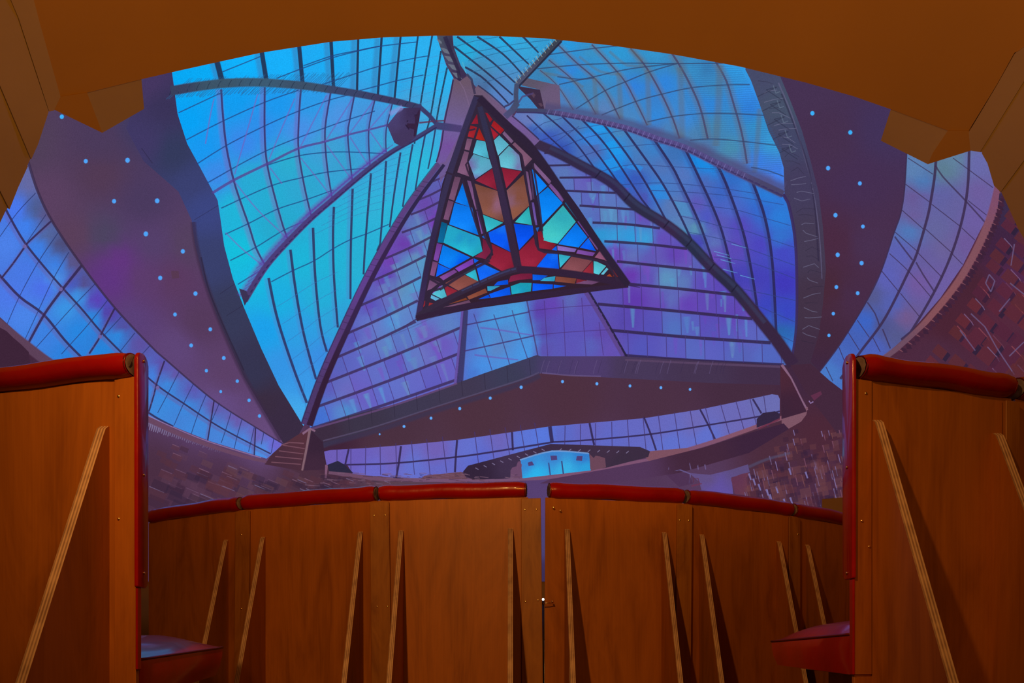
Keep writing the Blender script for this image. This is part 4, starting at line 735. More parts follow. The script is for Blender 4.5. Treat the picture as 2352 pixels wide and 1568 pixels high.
    for q in ([(2230, 720), (2262, 750), (2290, 800), (2330, 860)], [(2330, 560), (2322, 610)], [(2272, 630), (2285, 645), (2276, 670), (2264, 650), (2272, 630)], [(2205, 758), (2240, 805)], [(2318, 818), (2352, 785)], [(2295, 715), (2320, 685)], [(2320, 650), (2370, 690)]): p.stroke(q, 3, 2.4, '6c5c84', 0.65, sharp=True)
part('projected_seating', 7.8, f, 'dark red and brown rows of seats at the right of the projected picture', inc=0.00002)
LAMPS = []
for x, y, r in ((142, 268, 4.5), (197, 370, 4.5), (293, 368, 5), (262, 462, 4.5), (361, 461, 5), (335, 537, 5), (420, 577, 4.5), (368, 638, 4.5), (449, 674, 4.5), (402, 722, 4), (483, 756, 4), (439, 793, 4), (514, 822, 4), (474, 851, 3.5), (545, 875, 3.5), (507, 899, 3), (572, 919, 3.5), (596, 955, 3.5),
               (1866, 260, 4.5), (1953, 304, 4.5), (1902, 386, 4.5), (1975, 421, 4.2), (1919, 494, 4.5), (1982, 520, 4), (1924, 585, 4.5), (1979, 604, 4.5), (1921, 659, 4), (1970, 673, 4), (1914, 720, 3.6), (1904, 770, 3.4)):
    LAMPS.append((x, y, r, '3cb0fa' if y < 330 else '50a4f8'))
for x, y, r in ((872, 997, 2), (928, 979, 3), (990, 960, 3), (1056, 938, 3.2), (1126, 914, 3.2), (1197, 889, 3.4), (1292, 876, 3.2), (1371, 881, 3.2), (1447, 886, 3), (1518, 890, 3), (1585, 894, 2.8)): LAMPS.append((x, y, r, '5fa8f8'))
for x, y, r, c in LAMPS:
    p = Pic(8.4); p.dot(x, y, r, c); p.build('ceiling_lamp', SC)
part('mask_spot', 8.4, lambda p: p.poly([(393, 622), (410, 622), (412, 638), (395, 640)], '55384a', 24, 0.7))  # small brown spot painted in for a masked gap in the projected light

# the stained glass lantern: frame, then each pane
def Z(q): return [(920+x/2.8, 200+y/2.8) for x, y in q]
LAN = part('stained_glass_lantern', 9, lambda p: p.poly([(1089, 218), (1106, 219), (1224, 332), (1330, 478), (1445, 652), (1443, 658), (1220, 690), (1087, 709), (1006, 726), (954, 736), (957, 728), (1016, 421)], [(1095, 240, '33283c'), (1200, 400, '2e2236'), (1100, 700, '32202f'), (980, 700, '33263c'), (1400, 650, '33202f')]), 'triangular stained glass lantern with dark frame in the projected picture')
PANES = '''8a1c30:455,238 492,172 500,236|9a222c:450,247 492,257 470,327 432,318|a0241f:506,262 545,348 483,332|8f1c2c:545,165 560,167 592,208 575,228|a01f26:600,214 667,275 642,302 583,248|a02030:578,258 630,305 600,337
7a5270:428,330 462,335 442,408 412,400|7a5272:410,410 440,420 428,470 447,577 365,548|7a5a80:668,284 727,347 712,362 655,300|7d5570:735,354 847,462 800,512 780,430 718,368
4fb2cc:490,340 545,350 570,460 465,424|56b0c8:470,430 572,464 590,518 480,592 438,480|5ab0c8:600,343 635,310 697,370 627,440|5cb6c8:632,445 697,378 762,430 780,537 645,514
8a2038:482,600 590,524 620,662|8c2038:650,518 777,542 680,650|7f4c3c:476,620 622,667 665,868 530,815|804c3a:682,665 790,563 827,762 722,855|30b0c0:530,820 660,872 555,932|30b0b8:825,770 846,887 735,868
0a55f0:565,935 672,885 708,1060 580,995|0850e8:728,878 850,890 857,945 762,1047|7a5280:428,600 452,605 500,787 482,787|7a50a0:488,795 503,800 540,937 520,945|1a60c8:522,962 547,945 553,982|7a5580:804,540 820,545 848,722 836,730|6a50a0:843,740 858,742 880,887 865,887|4a3458:828,530 840,540 862,722 850,716|2060c0:868,905 892,900 880,932
0a74e4:400,612 447,771 352,738|0e7cf4:348,744 460,775 502,952 313,882|6f4a68:350,573 387,582 345,730 310,718|70486a:307,726 342,738 308,857 276,848|0c6090:264,866 300,878 275,1002 238,998|74409a:234,1003 268,1010 240,1120 212,1110|7a4a78:207,1120 240,1128 218,1216 189,1208|26b2c8:304,886 508,965 527,1055 465,1090 276,1000
0c80f0:272,1014 450,1095 320,1168 244,1130|0858f0:242,1137 320,1172 228,1220|7a3fb0:350,1165 465,1102 471,1136 375,1187|7a4490:250,1220 345,1172 364,1188 275,1242|742040:528,972 572,1002 582,1060 547,1105 478,1090 528,1056|0a60f0:470,1100 502,1115 476,1132|8c2038:585,1008 712,1065 732,1158 660,1187 538,1115 597,1080|8c2038:855,965 885,1045 947,1065 872,1155 775,1150 762,1055
861e30:880,932 905,925 927,985 1002,1010 975,1046 893,1036|38b8c0:1045,760 1127,865 1010,1006 920,990 912,905|0a80f8:845,526 942,635 875,697|0a80f0:878,700 948,643 1042,745 908,887|0a78f0:1130,873 1202,965 1145,1031 1014,1010|0858f0:1207,970 1257,1054 1153,1032|7d5a88:860,488 970,605 955,626 850,508|7a5090:965,618 1057,718 1040,739 953,635|1070a0:1072,730 1152,825 1135,849 1056,745|7a48a0:1155,848 1224,938 1208,961 1138,865|7a5090:1225,953 1282,1030 1265,1046 1210,970|8a5070:1290,1043 1342,1125 1308,1110 1248,1095
8468b8:1008,1018 1132,1040 1120,1061 1010,1049|7a4aa0:1140,1045 1252,1065 1235,1087 1130,1069|0a60f0:972,1046 1003,1020 1006,1052|0858f0:948,1065 1010,1070 1019,1171 873,1158|35b0c8:1018,1072 1097,1084 1025,1162|804850:1100,1089 1237,1110 1165,1191 1030,1173|902838:1235,1118 1241,1202 1170,1191|50bccc:1242,1112 1322,1150 1275,1206 1242,1196|60b8d0:1325,1160 1337,1170 1305,1206 1288,1203|8a2818:1365,1160 1408,1222 1368,1216|a04020:1345,1200 1362,1220 1323,1216
30b4cc:478,1160 501,1250 403,1198|1060f0:485,1144 520,1130 647,1190 512,1251|864a44:395,1200 504,1250 380,1313 288,1260|902638:280,1270 377,1315 300,1352|704a70:190,1226 252,1255 200,1296 171,1308|50b8cc:272,1275 298,1348 262,1359 203,1330|7c50b0:203,1326 260,1272 272,1276 222,1322|60b0d8:198,1336 252,1361 225,1373 193,1356|a02430:155,1372 169,1385 145,1416|9a2c30:185,1385 217,1392 180,1406
0a50e0:625,1250 690,1238 693,1268 600,1276|7a2040:708,1214 770,1199 846,1198 846,1232 760,1239 692,1256|0a58e0:849,1204 947,1212 900,1240 850,1241|30a0c8:925,1226 996,1215 990,1248 898,1246|7f4438:998,1217 1131,1230 1120,1263 994,1250|7a2434:1133,1232 1207,1245 1130,1259|6f4870:1123,1262 1200,1240 1287,1250 1230,1269|3098c0:558,1281 642,1278 580,1309 560,1309|854838:428,1346 545,1294 559,1320 440,1366|0850e0:500,1363 565,1334 576,1355|0a58f0:570,1330 702,1284 708,1335 580,1356|20a8b8:708,1280 770,1258 843,1259 838,1313 715,1333|0858f8:850,1261 980,1269 978,1296 848,1311|0a58e8:985,1270 1067,1278 985,1294|6f4a68:273,1416 440,1369 452,1385 330,1409|804028:308,1396 420,1354 432,1366'''
NAMED = {'0': 'blue', '1': 'blue'}
for row in PANES.split('\n'):
    for it in row.split('|'):
        c, q = it.split(':'); q = Z([tuple(map(float, s.split(','))) for s in q.split()])
        mx_ = sum(x for x, y in q)/len(q); my_ = sum(y for x, y in q)/len(q)
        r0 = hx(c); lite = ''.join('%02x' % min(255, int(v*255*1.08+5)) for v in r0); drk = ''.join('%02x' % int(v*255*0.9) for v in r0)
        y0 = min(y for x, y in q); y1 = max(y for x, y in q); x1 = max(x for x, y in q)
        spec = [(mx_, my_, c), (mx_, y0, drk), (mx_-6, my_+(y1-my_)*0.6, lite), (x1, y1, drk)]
        extra = []
        if c == '26b2c8': spec += [(1057, 547, '2292c8'), (1075, 552, '2090c4'), (1040, 540, '24a8c8'), (1050, 580, '18b8d4')]
        if c == '38b8c0': spec += [(1290, 500, '30a8b8'), (1270, 540, '48c8c0')]
        if c in ('7f4c3c', '804c3a'): spec += [(1140, 470, '90607c'), (1176, 462, '845c74')]
        if c == '0c80f0': spec += [(1060, 610, '0450f0'), (1030, 622, '0454f0')]
        if c == '20a8b8': spec += [(1197, 665, '1478c0')]
        if c in ('56b0c8',): spec += [(1085, 380, '7462a0'), (1096, 408, '7464a8')]
        if c in ('5cb6c8',): spec += [(1190, 345, '7a66a4'), (1194, 385, '7a66a8')]
        if c in ('0a55f0', '0858f0', '1060f0'): spec += [(mx_+5, y0+5, '1a78f4')]
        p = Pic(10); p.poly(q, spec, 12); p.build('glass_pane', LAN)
p = Pic(11.5)
p.stroke([(1094, 222), (1055, 330), (1020, 445), (985, 590), (960, 732)], 12, 12, [(1080, 260, '363050'), (1020, 440, '383050'), (985, 590, '34284a'), (962, 725, '3c2c54')])
p.stroke([(1102, 245), (1132, 360), (1160, 480), (1180, 575), (1191, 617)], 11, 17, [(1110, 280, '33304c'), (1150, 440, '382a46'), (1190, 600, '35263c')])
p.stroke([(1191, 617), (1149, 630), (1056, 672), (1000, 700), (960, 724)], 12, 10, '36293f'); p.stroke([(1185, 617), (1149, 628), (1060, 668)], 4, 3, '3c4068', 0.7)
p.stroke([(1188, 618), (1240, 621), (1300, 627), (1370, 638), (1440, 652)], 14, 16, '33223a')
p.stroke([(956, 731), (1006, 719), (1087, 701), (1220, 681), (1330, 667), (1443, 655)], 13, 10, '33223a')
p.stroke([(1101, 224), (1160, 283), (1226, 345), (1330, 496), (1442, 654)], 16, 15, '2e2238')
for q, w in (([(1060, 405), (1045, 398), (1048, 398)], 4), ([(1075, 372), (1070, 378), (1080, 405), (1088, 413)], 4), ([(1085, 402), (1092, 455), (1113, 540), (1130, 575), (1126, 593), (1112, 600)], 5), ([(1062, 413), (1085, 490), (1104, 548)], 4),
             ([(1182, 343), (1198, 358), (1204, 385), (1222, 372)], 5), ([(1204, 385), (1212, 440), (1228, 520), (1237, 573), (1290, 582), (1370, 598)], 5), ([(1224, 375), (1236, 450), (1246, 530)], 4), ([(1370, 598), (1392, 603), (1420, 645)], 5), ([(1125, 598), (1060, 632), (1010, 665)], 6), ([(1012, 663), (985, 670), (978, 700)], 5),
             ([(1050, 405), (1024, 395)], 4), ([(984, 638), (1014, 655)], 5), ([(1075, 300), (1092, 296)], 4)): p.stroke(q, w, w, '33263c', 0.95)
p.stroke([(957, 732), (940, 742), (925, 752)], 2.5, 1.5, '40305c', 0.9); p.stroke([(1443, 655), (1470, 660)], 3, 1.5, '34284a', 0.9)
p.stroke([(1008, 722), (960, 745), (900, 770)], 2, 2, '40305c', 0.3)
p.build('lantern_frame', LAN)

# ------------------------------------------------------------------ the benches
def box(bm, x0, x1, y0, y1, z0, z1):
    v = [bm.verts.new(p) for p in ((x0, y0, z0), (x1, y0, z0), (x1, y1, z0), (x0, y1, z0), (x0, y0, z1), (x1, y0, z1), (x1, y1, z1), (x0, y1, z1))]
    for q in ((0, 1, 2, 3), (4, 5, 6, 7), (0, 1, 5, 4), (1, 2, 6, 5), (2, 3, 7, 6), (3, 0, 4, 7)): bm.faces.new([v[i] for i in q])
def bevel(bm, w, seg=2): bmesh.ops.bevel(bm, geom=bm.edges[:], offset=w, segments=seg, affect='EDGES', profile=0.5)
def slab(name, corners, th, mat, parent, o0, bv=0.0015):
    """a board given by its four front corners, th thick away from the aisle"""
    bm = bmesh.new(); f_ = [bm.verts.new(Vector(c)-o0) for c in corners]; b_ = [bm.verts.new(Vector(c)+Vector((0, th, 0))-o0) for c in corners]
    bm.faces.new(f_); bm.faces.new(b_[::-1])
    for i in range(4): bm.faces.new((f_[i], f_[(i+1) % 4], b_[(i+1) % 4], b_[i]))
    if bv: bevel(bm, bv, 1)
    return bmo(name, bm, mat, parent)
def tube(bm, pts, r, n=8):
    rows = []
    for i, p in enumerate(pts):
        a = Vector(pts[max(0, i-1)]); b = Vector(pts[min(len(pts)-1, i+1)]); d = (b-a).normalized()
        u = d.cross(Vector((0, 0, 1))); u = u.normalized() if u.length > 1e-4 else Vector((1, 0, 0)); w_ = d.cross(u)
        rows.append([bm.verts.new(Vector(p)+r*(math.cos(k*2*math.pi/n)*u+math.sin(k*2*math.pi/n)*w_)) for k in range(n)])
    for a, b in zip(rows, rows[1:]):
        for k in range(n): bm.faces.new((a[k], a[(k+1) % n], b[(k+1) % n], b[k]))
    bm.faces.new(rows[0]); bm.faces.new(rows[-1])
def screw(loc, parent, o0, axis='Y', r=0.003):
    bm = bmesh.new(); rows = []
    for rr, h in ((r, 0), (r*0.95, r*0.35), (r*0.6, r*0.6)):
        rows.append([bm.verts.new((math.cos(k*math.pi/5)*rr, -h, math.sin(k*math.pi/5)*rr)) for k in range(10)])
    bm.faces.new(rows[-1]); bm.faces.new(rows[0])
    for a, b in zip(rows, rows[1:]):
        for k in range(10): bm.faces.new((a[k], a[(k+1) % 10], b[(k+1) % 10], b[k]))
    if axis != 'Y': bmesh.ops.rotate(bm, verts=bm.verts, matrix=__import__('mathutils').Matrix.Rotation(math.radians(90 if axis == 'X' else -90), 3, 'Z'))
    o = bmo('screw', bm, M['brass'], parent, True); o.location = Vector(loc)-o0; return o
RAIL = EYE+0.567
def bolster(a, b, parent, o0, rh=0.031, rd=0.030, seed=0, tuck=(0, 0)):
    """padded red top rail from a to b with gathered ends"""
    rr = random.Random(seed); bm = bmesh.new(); n = 22; m = 40; rows = []
    A_, B_ = Vector((*a, RAIL)), Vector((*b, RAIL)); d = (B_-A_); L = d.length; d.normalize(); side = Vector((-d.y, d.x, 0))
    ph = [rr.uniform(0, 6) for _ in range(4)]
    for i in range(m+1):
        t = i/m; e = min(t, 1-t)*L
        s = 1.0 if e > 0.035 else 0.86+0.14*math.sin(e/0.035*math.pi/2)
        if 0.012 < e < 0.05: s *= 1.03
        s *= 1+0.018*math.sin(t*9+ph[0])+0.012*math.sin(t*21+ph[1])
        c = A_+d*(t*L)+side*0.006+Vector((0, 0, 0.003*math.sin(t*math.pi)+0.0015*math.sin(t*13+ph[2])))
        rows.append([bm.verts.new(c-o0+side*(math.cos(k*2*math.pi/n)*rd*s)+Vector((0, 0, math.sin(k*2*math.pi/n)*rh*s))) for k in range(n)])
    for p, q in zip(rows, rows[1:]):
        for k in range(n): bm.faces.new((p[k], p[(k+1) % n], q[(k+1) % n], q[k]))
    o = bmo('top_bolster', bm, M['vinyl'], parent, True)
    for pos, sg in ((A_, 1), (B_, -1)):        # piping ring and gathered lining closing each end
        bm = bmesh.new(); ring = [pos+d*sg*0.003-o0+side*(0.006+math.cos(k*math.pi/12)*rd*0.84)+Vector((0, 0, math.sin(k*math.pi/12)*rh*0.84)) for k in range(25)]
        tube(bm, ring, 0.0022, 6); bmo('piping', bm, M['dark_vinyl'], o, True)
        bm = bmesh.new(); c = bm.verts.new(pos+d*sg*0.012-o0+side*0.006); rg = [bm.verts.new(pos-d*sg*(0.0008*(k % 2))-o0+side*(0.006+math.cos(k*math.pi/12)*rd*0.8)+Vector((0, 0, math.sin(k*math.pi/12)*rh*0.8))) for k in range(24)]
        for k in range(24): bm.faces.new((c, rg[k], rg[(k+1) % 24]))
        l_ = bmo('gathered_end', bm, M['lining'], o, True); so = l_.modifiers.new('thick', 'SOLIDIFY'); so.thickness = 0.001
    return o
def brace(x, ypanel, ztop, parent, o0, slope=0.52):
    """triangular plywood brace standing off the back of the bench"""
    prof = [(0.0, 0.0)]; zt = EYE+ztop
    prof = [(0, 0), (0, zt+0.012), (0.010, zt+0.012), (0.022, zt+0.004), (0.032, zt-0.014)]
    p1 = 0.032+slope*(zt-0.014-0.06); prof += [(p1, 0.06), (p1+0.004, 0.04), (p1+0.004, 0)]
    bm = bmesh.new(); L = [bm.verts.new(Vector((x-0.009, ypanel-p, z))-o0) for p, z in prof]; R = [bm.verts.new(Vector((x+0.009, ypanel-p, z))-o0) for p, z in prof]
    bm.faces.new(L); bm.faces.new(R[::-1])
    for i in range(len(prof)): bm.faces.new((L[i], L[(i+1) % len(prof)], R[(i+1) % len(prof)], R[i]))
    bmesh.ops.recalc_face_normals(bm, faces=bm.faces)
    for f_ in bm.faces: f_.material_index = 0 if abs(f_.normal.x) > 0.7 else 1
    o = bmo('brace', bm, M['ply'], parent); o.data.materials.append(M['edge'])
    for p in o.data.polygons: p.material_index = 0 if abs(p.normal.x) > 0.7 else 1
    # move the mesh so its own origin is the board's middle, which centres the plywood layers
    off = Vector((x, ypanel, 0))-o0
    for v in o.data.vertices: v.co -= off
    o.location = off
    return o
def seat(x0, x1, yb0, yb1, depth, zb, zf, thb, thf, parent, o0, skew=0.0):
    nu, nv = 14, 12; bm = bmesh.new(); T = []; Bt = []
    def base(u, v): return x0+(x1-x0)*u+skew*v, (yb0+(yb1-yb0)*u)+depth*v
    for j in range(nv+1):
        v = j/nv; tr = []; br = []
        for i in range(nu+1):
            u = i/nu; x, y = base(u, v); e = (min(1, 5*u)*min(1, 5*(1-u))*min(1, 3.5*v+0.6)*min(1, 3.5*(1-v)))**0.5
            z0 = EYE+zb+(zf-zb)*v; th = thb+(thf-thb)*v
            tr.append(bm.verts.new(Vector((x, y, z0+0.040*e))-o0)); br.append(bm.verts.new(Vector((x, y-0.05*v*v, z0-th+0.008*(1-e)))-o0))
        T.append(tr); Bt.append(br)
    for G in (T, Bt):
        for j in range(nv):
            for i in range(nu): bm.faces.new((G[j][i], G[j][i+1], G[j+1][i+1], G[j+1][i]))
    rim = [(j, 0) for j in range(nv+1)]+[(nv, i) for i in range(1, nu+1)]+[(j, nu) for j in range(nv-1, -1, -1)]+[(0, i) for i in range(nu-1, 0, -1)]
    cx = sum(v.co.x for r in T for v in r)/((nu+1)*(nv+1)); cy = sum(v.co.y for r in T for v in r)/((nu+1)*(nv+1))
    rows = [[T[j][i] for j, i in rim]]
    for s in (0.3, 0.65):
        row = []
        for j, i in rim:
            a, b = T[j][i].co, Bt[j][i].co; c = a.lerp(b, s); dr = Vector((c.x-cx, c.y-cy, 0)).normalized()*0.005*math.sin(s*math.pi)
            row.append(bm.verts.new(c+dr*(1 if j else 0)))
        rows.append(row)
    rows.append([Bt[j][i] for j, i in rim]); n = len(rim)
    for a, b in zip(rows, rows[1:]):
        for k in range(n): bm.faces.new((a[k], a[(k+1) % n], b[(k+1) % n], b[k]))
    o = bmo('seat_cushion', bm, M['vinyl'], parent, True)
    o.data.set_sharp_from_angle(angle=math.radians(42))
    pts = []
    for j, i in rim+[rim[0]]:
        x, y = base(i/nu, j/nv); v = j/nv; pts.append(Vector((x, y, EYE+zb+(zf-zb)*v+0.001))-o0)
    bm = bmesh.new(); tube(bm, pts, 0.0032, 6); bmo('piping', bm, M['dark_vinyl'], o, True)
    # two timber supports carry the seat on the floor
    for u in (0.35, 0.85):
        x, y = base(u, 0.55); bm = bmesh.new(); zt = EYE+zb+(zf-zb)*0.55-(thb+(thf-thb)*0.55)
        box(bm, x-0.02, x+0.02, y-0.12, y+0.1, 0, zt+0.012); bmesh.ops.translate(bm, verts=bm.verts, vec=-o0); bevel(bm, 0.002, 1)
        bmo('seat_support', bm, M['batten'], parent)
    return o
def end_cap(x, y0, y1, z0, z1, sg, parent, o0):
    """red covered board closing the aisle end of a bench, sg = +1 when the bench runs to the right"""
    r = 0.018; pr = []
    for k in range(7): a = math.pi-k*math.pi/12; pr.append((y0+r+r*math.cos(a), z1-r+r*math.sin(a)))
    for k in range(7): a = math.pi/2-k*math.pi/12; pr.append((y1-r+r*math.cos(a), z1-r+r*math.sin(a)))
    pr += [(y1, z0+0.014), (y1-0.004, z0+0.005), (y1-0.012, z0), (y0+0.003, z0), (y0, z0+0.003)]
    bm = bmesh.new(); L = [bm.verts.new(Vector((x, p, z))-o0) for p, z in pr]; R = [bm.verts.new(Vector((x+sg*0.0075, p, z))-o0) for p, z in pr]
    bm.faces.new(L); bm.faces.new(R[::-1])
    for i in range(len(pr)): bm.faces.new((L[i], L[(i+1) % len(pr)], R[(i+1) % len(pr)], R[i]))
    bevel(bm, 0.0018, 2)
    o = bmo('end_cap', bm, M['vinyl'], parent, True); o.data.set_sharp_from_angle(angle=math.radians(50)); return o
def bench(name, label, group, A_, B_, braces=(), battens=(), caps=(), stile=None, ztop=0.41, seatspec=None, rail=None, seed=0, screws=(), left_lean=0.0, panel_x=None, rh=0.031):
    """one bench section seen from behind: A_ and B_ are the ends of its back in plan (x, y)"""
    o0 = Vector(((A_[0]+B_[0])/2, (A_[1]+B_[1])/2, 0)); root = empty(name, o0); tag(root, label, 'bench', group)
    def yat(x): return A_[1]+(B_[1]-A_[1])*(x-A_[0])/(B_[0]-A_[0])
    px0, px1 = panel_x or (A_[0]+0.0005, B_[0]-0.0005); zt = EYE+0.567-rh+0.003
    slab('back_panel', [(px0, yat(px0), zt), (px1, yat(px1), zt), (px1, yat(px1), 0.0), (px0+left_lean, yat(px0), 0.0)], 0.012, M['ply'], root, o0)
    ra, rb = rail or ((A_[0]+0.008, yat(A_[0]+0.008)), (B_[0]-0.008, yat(B_[0]-0.008)))
    bolster(ra, rb, root, o0, seed=seed, rh=rh)
    bm = bmesh.new(); x0, x1 = px0+0.012, px1-0.012
    for s in (0, 1): pass
    cs = [(x0, yat(x0)+0.0125, EYE+0.54), (x1, yat(x1)+0.0125, EYE+0.54), (x1, yat(x1)+0.0125, EYE+0.12), (x0, yat(x0)+0.0125, EYE+0.12)]; bm.free()
    slab('backrest_cushion', cs, 0.028, M['vinyl'], root, o0, 0.006)
    for x in braces: brace(x, yat(x)+0.004, ztop, root, o0)
    for (t0, t1, b0, b1, zb) in battens:
        y0, y1, y2_, y3_ = [yat(q)-0.0145 for q in (t0, t1, b1, b0)]
        slab('batten', [(t0, y0, EYE+0.532), (t1, y1, EYE+0.532), (b1, y2_, zb), (b0, y3_, zb)], 0.0125, M['batten'], root, o0)
    for x, z in screws: screw((x, yat(x)-0.0142, EYE+z), root, o0, 'Y', 0.0038)
    if seatspec: seat(*seatspec, root, o0)
    return root, o0, yat

G1 = 'wooden backed benches of the far row'
def X(px, Y): return (px-CX)/F*Y
FR = [(-1.67, 3.60), (-1.119, 3.243), (-0.518, 3.025), (0.061, 2.951)]
FR2 = [(0.133, 2.959), (0.681, 3.086), (1.215, 3.396), (1.78, 3.86)]
def sp(a, b): return (a[0]+0.02, b[0]-0.02, a[1]+0.02, b[1]+0.02, 0.42, -0.03, -0.02, 0.09, 0.085)
bench('bench', 'leftmost far bench, its plywood back in shadow beside the left near bench', G1, FR[0], FR[1], [-1.199], [], seatspec=sp(FR[0], FR[1]), seed=1, screws=[])
bench('bench', 'far bench second from left, a batten covering each side joint', G1, FR[1], FR[2], [-1.016, -0.588], [(X(541, 3.24), X(575, 3.22), X(537, 3.24), X(570, 3.22), 0.01)], seatspec=sp(FR[1], FR[2]), seed=2, screws=[(X(549, 3.2), 0.435), (X(549, 3.2), 0.13)])
bench('bench', 'far bench left of the central slit, widest and most brightly lit plywood back', G1, FR[2], FR[3], [-0.425, -0.006], [(X(849, 3.01), X(893, 3.0), X(855, 3.01), X(901, 3.0), 0.01), (X(1197, 2.94), X(1242, 2.94), X(1199, 2.94), X(1249, 2.94), 0.01)], seatspec=sp(FR[2], FR[3]), seed=3, screws=[(X(858, 3.0), 0.48), (X(865, 3.0), 0.13), (X(884, 3.0), 0.48), (X(890, 3.0), 0.13), (X(1206, 2.94), 0.49), (X(1232, 2.94), 0.49), (X(1207, 2.94), 0.145), (X(1236, 2.94), 0.15)])
s3, o3, y3 = bench('bench', 'far bench right of the central slit, with a brass hook on its left edge', G1, FR2[0], FR2[1], [0.208, 0.593], [(X(1555, 3.07), X(1590, 3.08), X(1549, 3.07), X(1585, 3.08), 0.01)], seatspec=sp(FR2[0], FR2[1]), seed=4, screws=[(X(1271, 2.96), 0.50), (X(1287, 2.96), 0.49), (X(1562, 3.06), 0.47), (X(1584, 3.06), 0.47)], left_lean=-0.004, panel_x=(0.1255, 0.6805))
bench('bench', 'far bench second from right, two leaning plywood braces in half shadow', G1, FR2[1], FR2[2], [0.754, 1.137], [(X(1812, 3.37), X(1843, 3.38), X(1812, 3.37), X(1843, 3.38), 0.01)], seatspec=sp(FR2[1], FR2[2]), seed=5, screws=[(X(1836, 3.38), 0.46)])
bench('bench', 'rightmost far bench, dark plywood back beside the right near bench', G1, FR2[2], FR2[3], [1.302, 1.66], [], seatspec=sp(FR2[2], FR2[3]), seed=6)
bm = bmesh.new(); h0 = at(1247, 1386, 2.93)-o3; h1 = at(1270, 1384, 2.94)-o3
tube(bm, [h0, h0.lerp(h1, 0.5)+Vector((0, -0.004, 0.001)), h1], 0.0022, 8); tube(bm, [h1+Vector((-0.004, -0.006, 0.008)), h1+Vector((-0.002, -0.003, 0.002)), h1], 0.0035, 8)
bmo('hook', bm, M['brass'], s3, True)

G2 = 'wooden backed benches of the near row'
NL = [(-1.36, 1.79), (-0.783, 1.613)]
def panel_line(p, q, x): return p[1]+(q[1]-p[1])*(x-p[0])/(q[0]-p[0])
r1, o1, y1 = bench('bench', 'left near bench with a red cushion beyond its aisle end, brace leaning left', G2, NL[0], NL[1], [-1.27, -0.846], ztop=0.432,
      rail=((-1.36, 1.79), (-0.782, 1.612)), panel_x=(-1.357, -0.771), seed=7, rh=0.0275,
      seatspec=(-1.34, -0.776, 1.80, 1.632, 0.47, -0.041, -0.020, 0.088, 0.080))
slab('end_stile', [(-0.823, y1(-0.823)-0.0035, EYE+0.54), (-0.771, y1(-0.771)-0.0035, EYE+0.54), (-0.771, y1(-0.771)-0.0035, 0), (-0.823, y1(-0.823)-0.0035, 0)], 0.003, M['ply'], r1, o1, 0.0008)
end_cap(-0.763, 1.598, 1.645, EYE+0.108, EYE+0.592, -1, r1, o1)['label'] = 'red vinyl covered end board'
slab('edge_trim', [(-0.7705, 1.603, EYE+0.108), (-0.7655, 1.603, EYE+0.108), (-0.7655, 1.603, EYE-0.06), (-0.7705, 1.603, EYE-0.06)], 0.016, M['vinyl'], r1, o1, 0.001)
for z in (0.578, 0.342, 0.139): screw((-0.7625, 1.624, EYE+z), r1, o1, 'X', 0.0033)
for x, y in ((268, 907), (268, 1190)): p_ = at(x, y, 1.61); screw((p_.x, y1(p_.x)-0.0035, p_.z), r1, o1, 'Y', 0.003)
NR = [(0.722, 1.627), (1.125, 1.760)]
r2, o2, y2 = bench('bench', 'right near bench with a red seat beyond its aisle end, brace leaning right', G2, NR[0], NR[1], [0.760, 1.074], ztop=0.447,
      battens=[(X(2308, 1.74), X(2342, 1.75), X(2308, 1.74), X(2342, 1.75), 0.01)], rail=((0.722, 1.628), (1.117, 1.757)), panel_x=(0.7085, 1.122), seed=8, rh=0.0275,
      seatspec=(0.712, 1.12, 1.650, 1.775, 0.50, 0.012, -0.004, 0.092, 0.070), screws=[])
slab('end_stile', [(0.7085, y2(0.7085)-0.0035, EYE+0.54), (0.750, y2(0.750)-0.0035, EYE+0.54), (0.750, y2(0.750)-0.0035, EYE-0.071), (0.7085, y2(0.7085)-0.0035, EYE-0.071)], 0.003, M['ply'], r2, o2, 0.0008)
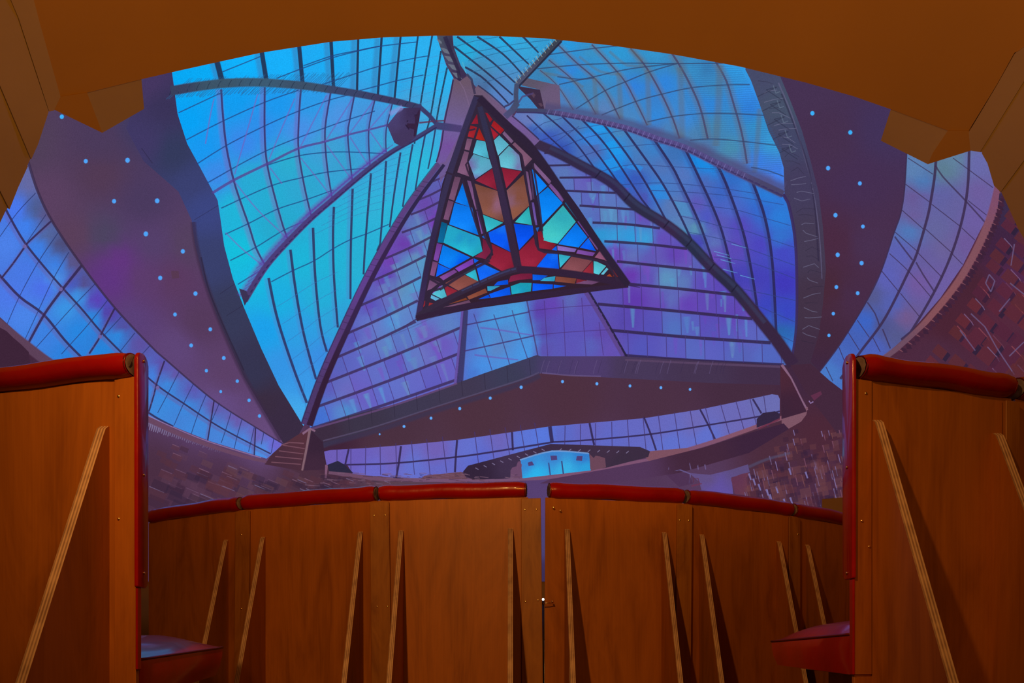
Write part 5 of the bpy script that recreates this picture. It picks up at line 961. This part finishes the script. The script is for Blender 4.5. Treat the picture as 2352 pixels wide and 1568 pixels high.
end_cap(0.7005, 1.612, 1.662, EYE+0.127, EYE+0.595, 1, r2, o2)['label'] = 'red vinyl covered end board'
slab('edge_trim', [(0.7030, 1.617, EYE+0.127), (0.7080, 1.617, EYE+0.127), (0.7080, 1.617, EYE-0.071), (0.7030, 1.617, EYE-0.071)], 0.016, M['vinyl'], r2, o2, 0.001)
for z in (0.580, 0.361, 0.140): screw((0.700, 1.638, EYE+z), r2, o2, 'negX', 0.0033)
for x, y in ((1990, 902), (1999, 1254), (1979, 1196)): p_ = at(x, y, 1.625); screw((p_.x, y2(p_.x)-0.0035, p_.z), r2, o2, 'Y', 0.003)
bench('bench', 'red capped near bench just inside the right edge of the picture', G2, (1.131, 1.761), (1.66, 1.99), [1.25, 1.58], ztop=0.43, seed=9, rh=0.0275, seatspec=(1.15, 1.64, 1.785, 1.99, 0.46, 0.0, 0.0, 0.09, 0.08))

# added glowing stand that imitates the bright glint in the slit between the benches
lx, lz = X(1247.5, 6.4), EYE+(HOR-1376)/F*6.4
lr = tag(empty('glint_stand', (lx, 6.4, 0)), 'tiny bright glint glimpsed through the slit between the two central far benches, built as an added lamp', 'lamp')
bm = bmesh.new(); bmesh.ops.create_cone(bm, cap_ends=True, segments=20, radius1=0.07, radius2=0.05, depth=0.02); bmesh.ops.translate(bm, verts=bm.verts, vec=(0, 0, 0.01)); bmo('base', bm, M['steel'], lr, True)
bm = bmesh.new(); tube(bm, [(0, 0, 0.018), (0, 0, lz-0.02)], 0.008, 10); bmo('pole', bm, M['steel'], lr, True)
bm = bmesh.new(); bmesh.ops.create_cone(bm, cap_ends=True, segments=16, radius1=0.012, radius2=0.009, depth=0.03); bmesh.ops.translate(bm, verts=bm.verts, vec=(0, 0, lz-0.025)); bmo('socket', bm, M['steel'], lr, True)
bm = bmesh.new(); bmesh.ops.create_uvsphere(bm, u_segments=16, v_segments=10, radius=0.010); bmesh.ops.translate(bm, verts=bm.verts, vec=(0, 0, lz)); bmo('glint_bead', bm, glow('glint_glow', (1.0, 0.95, 0.9), 3.0), lr, True)
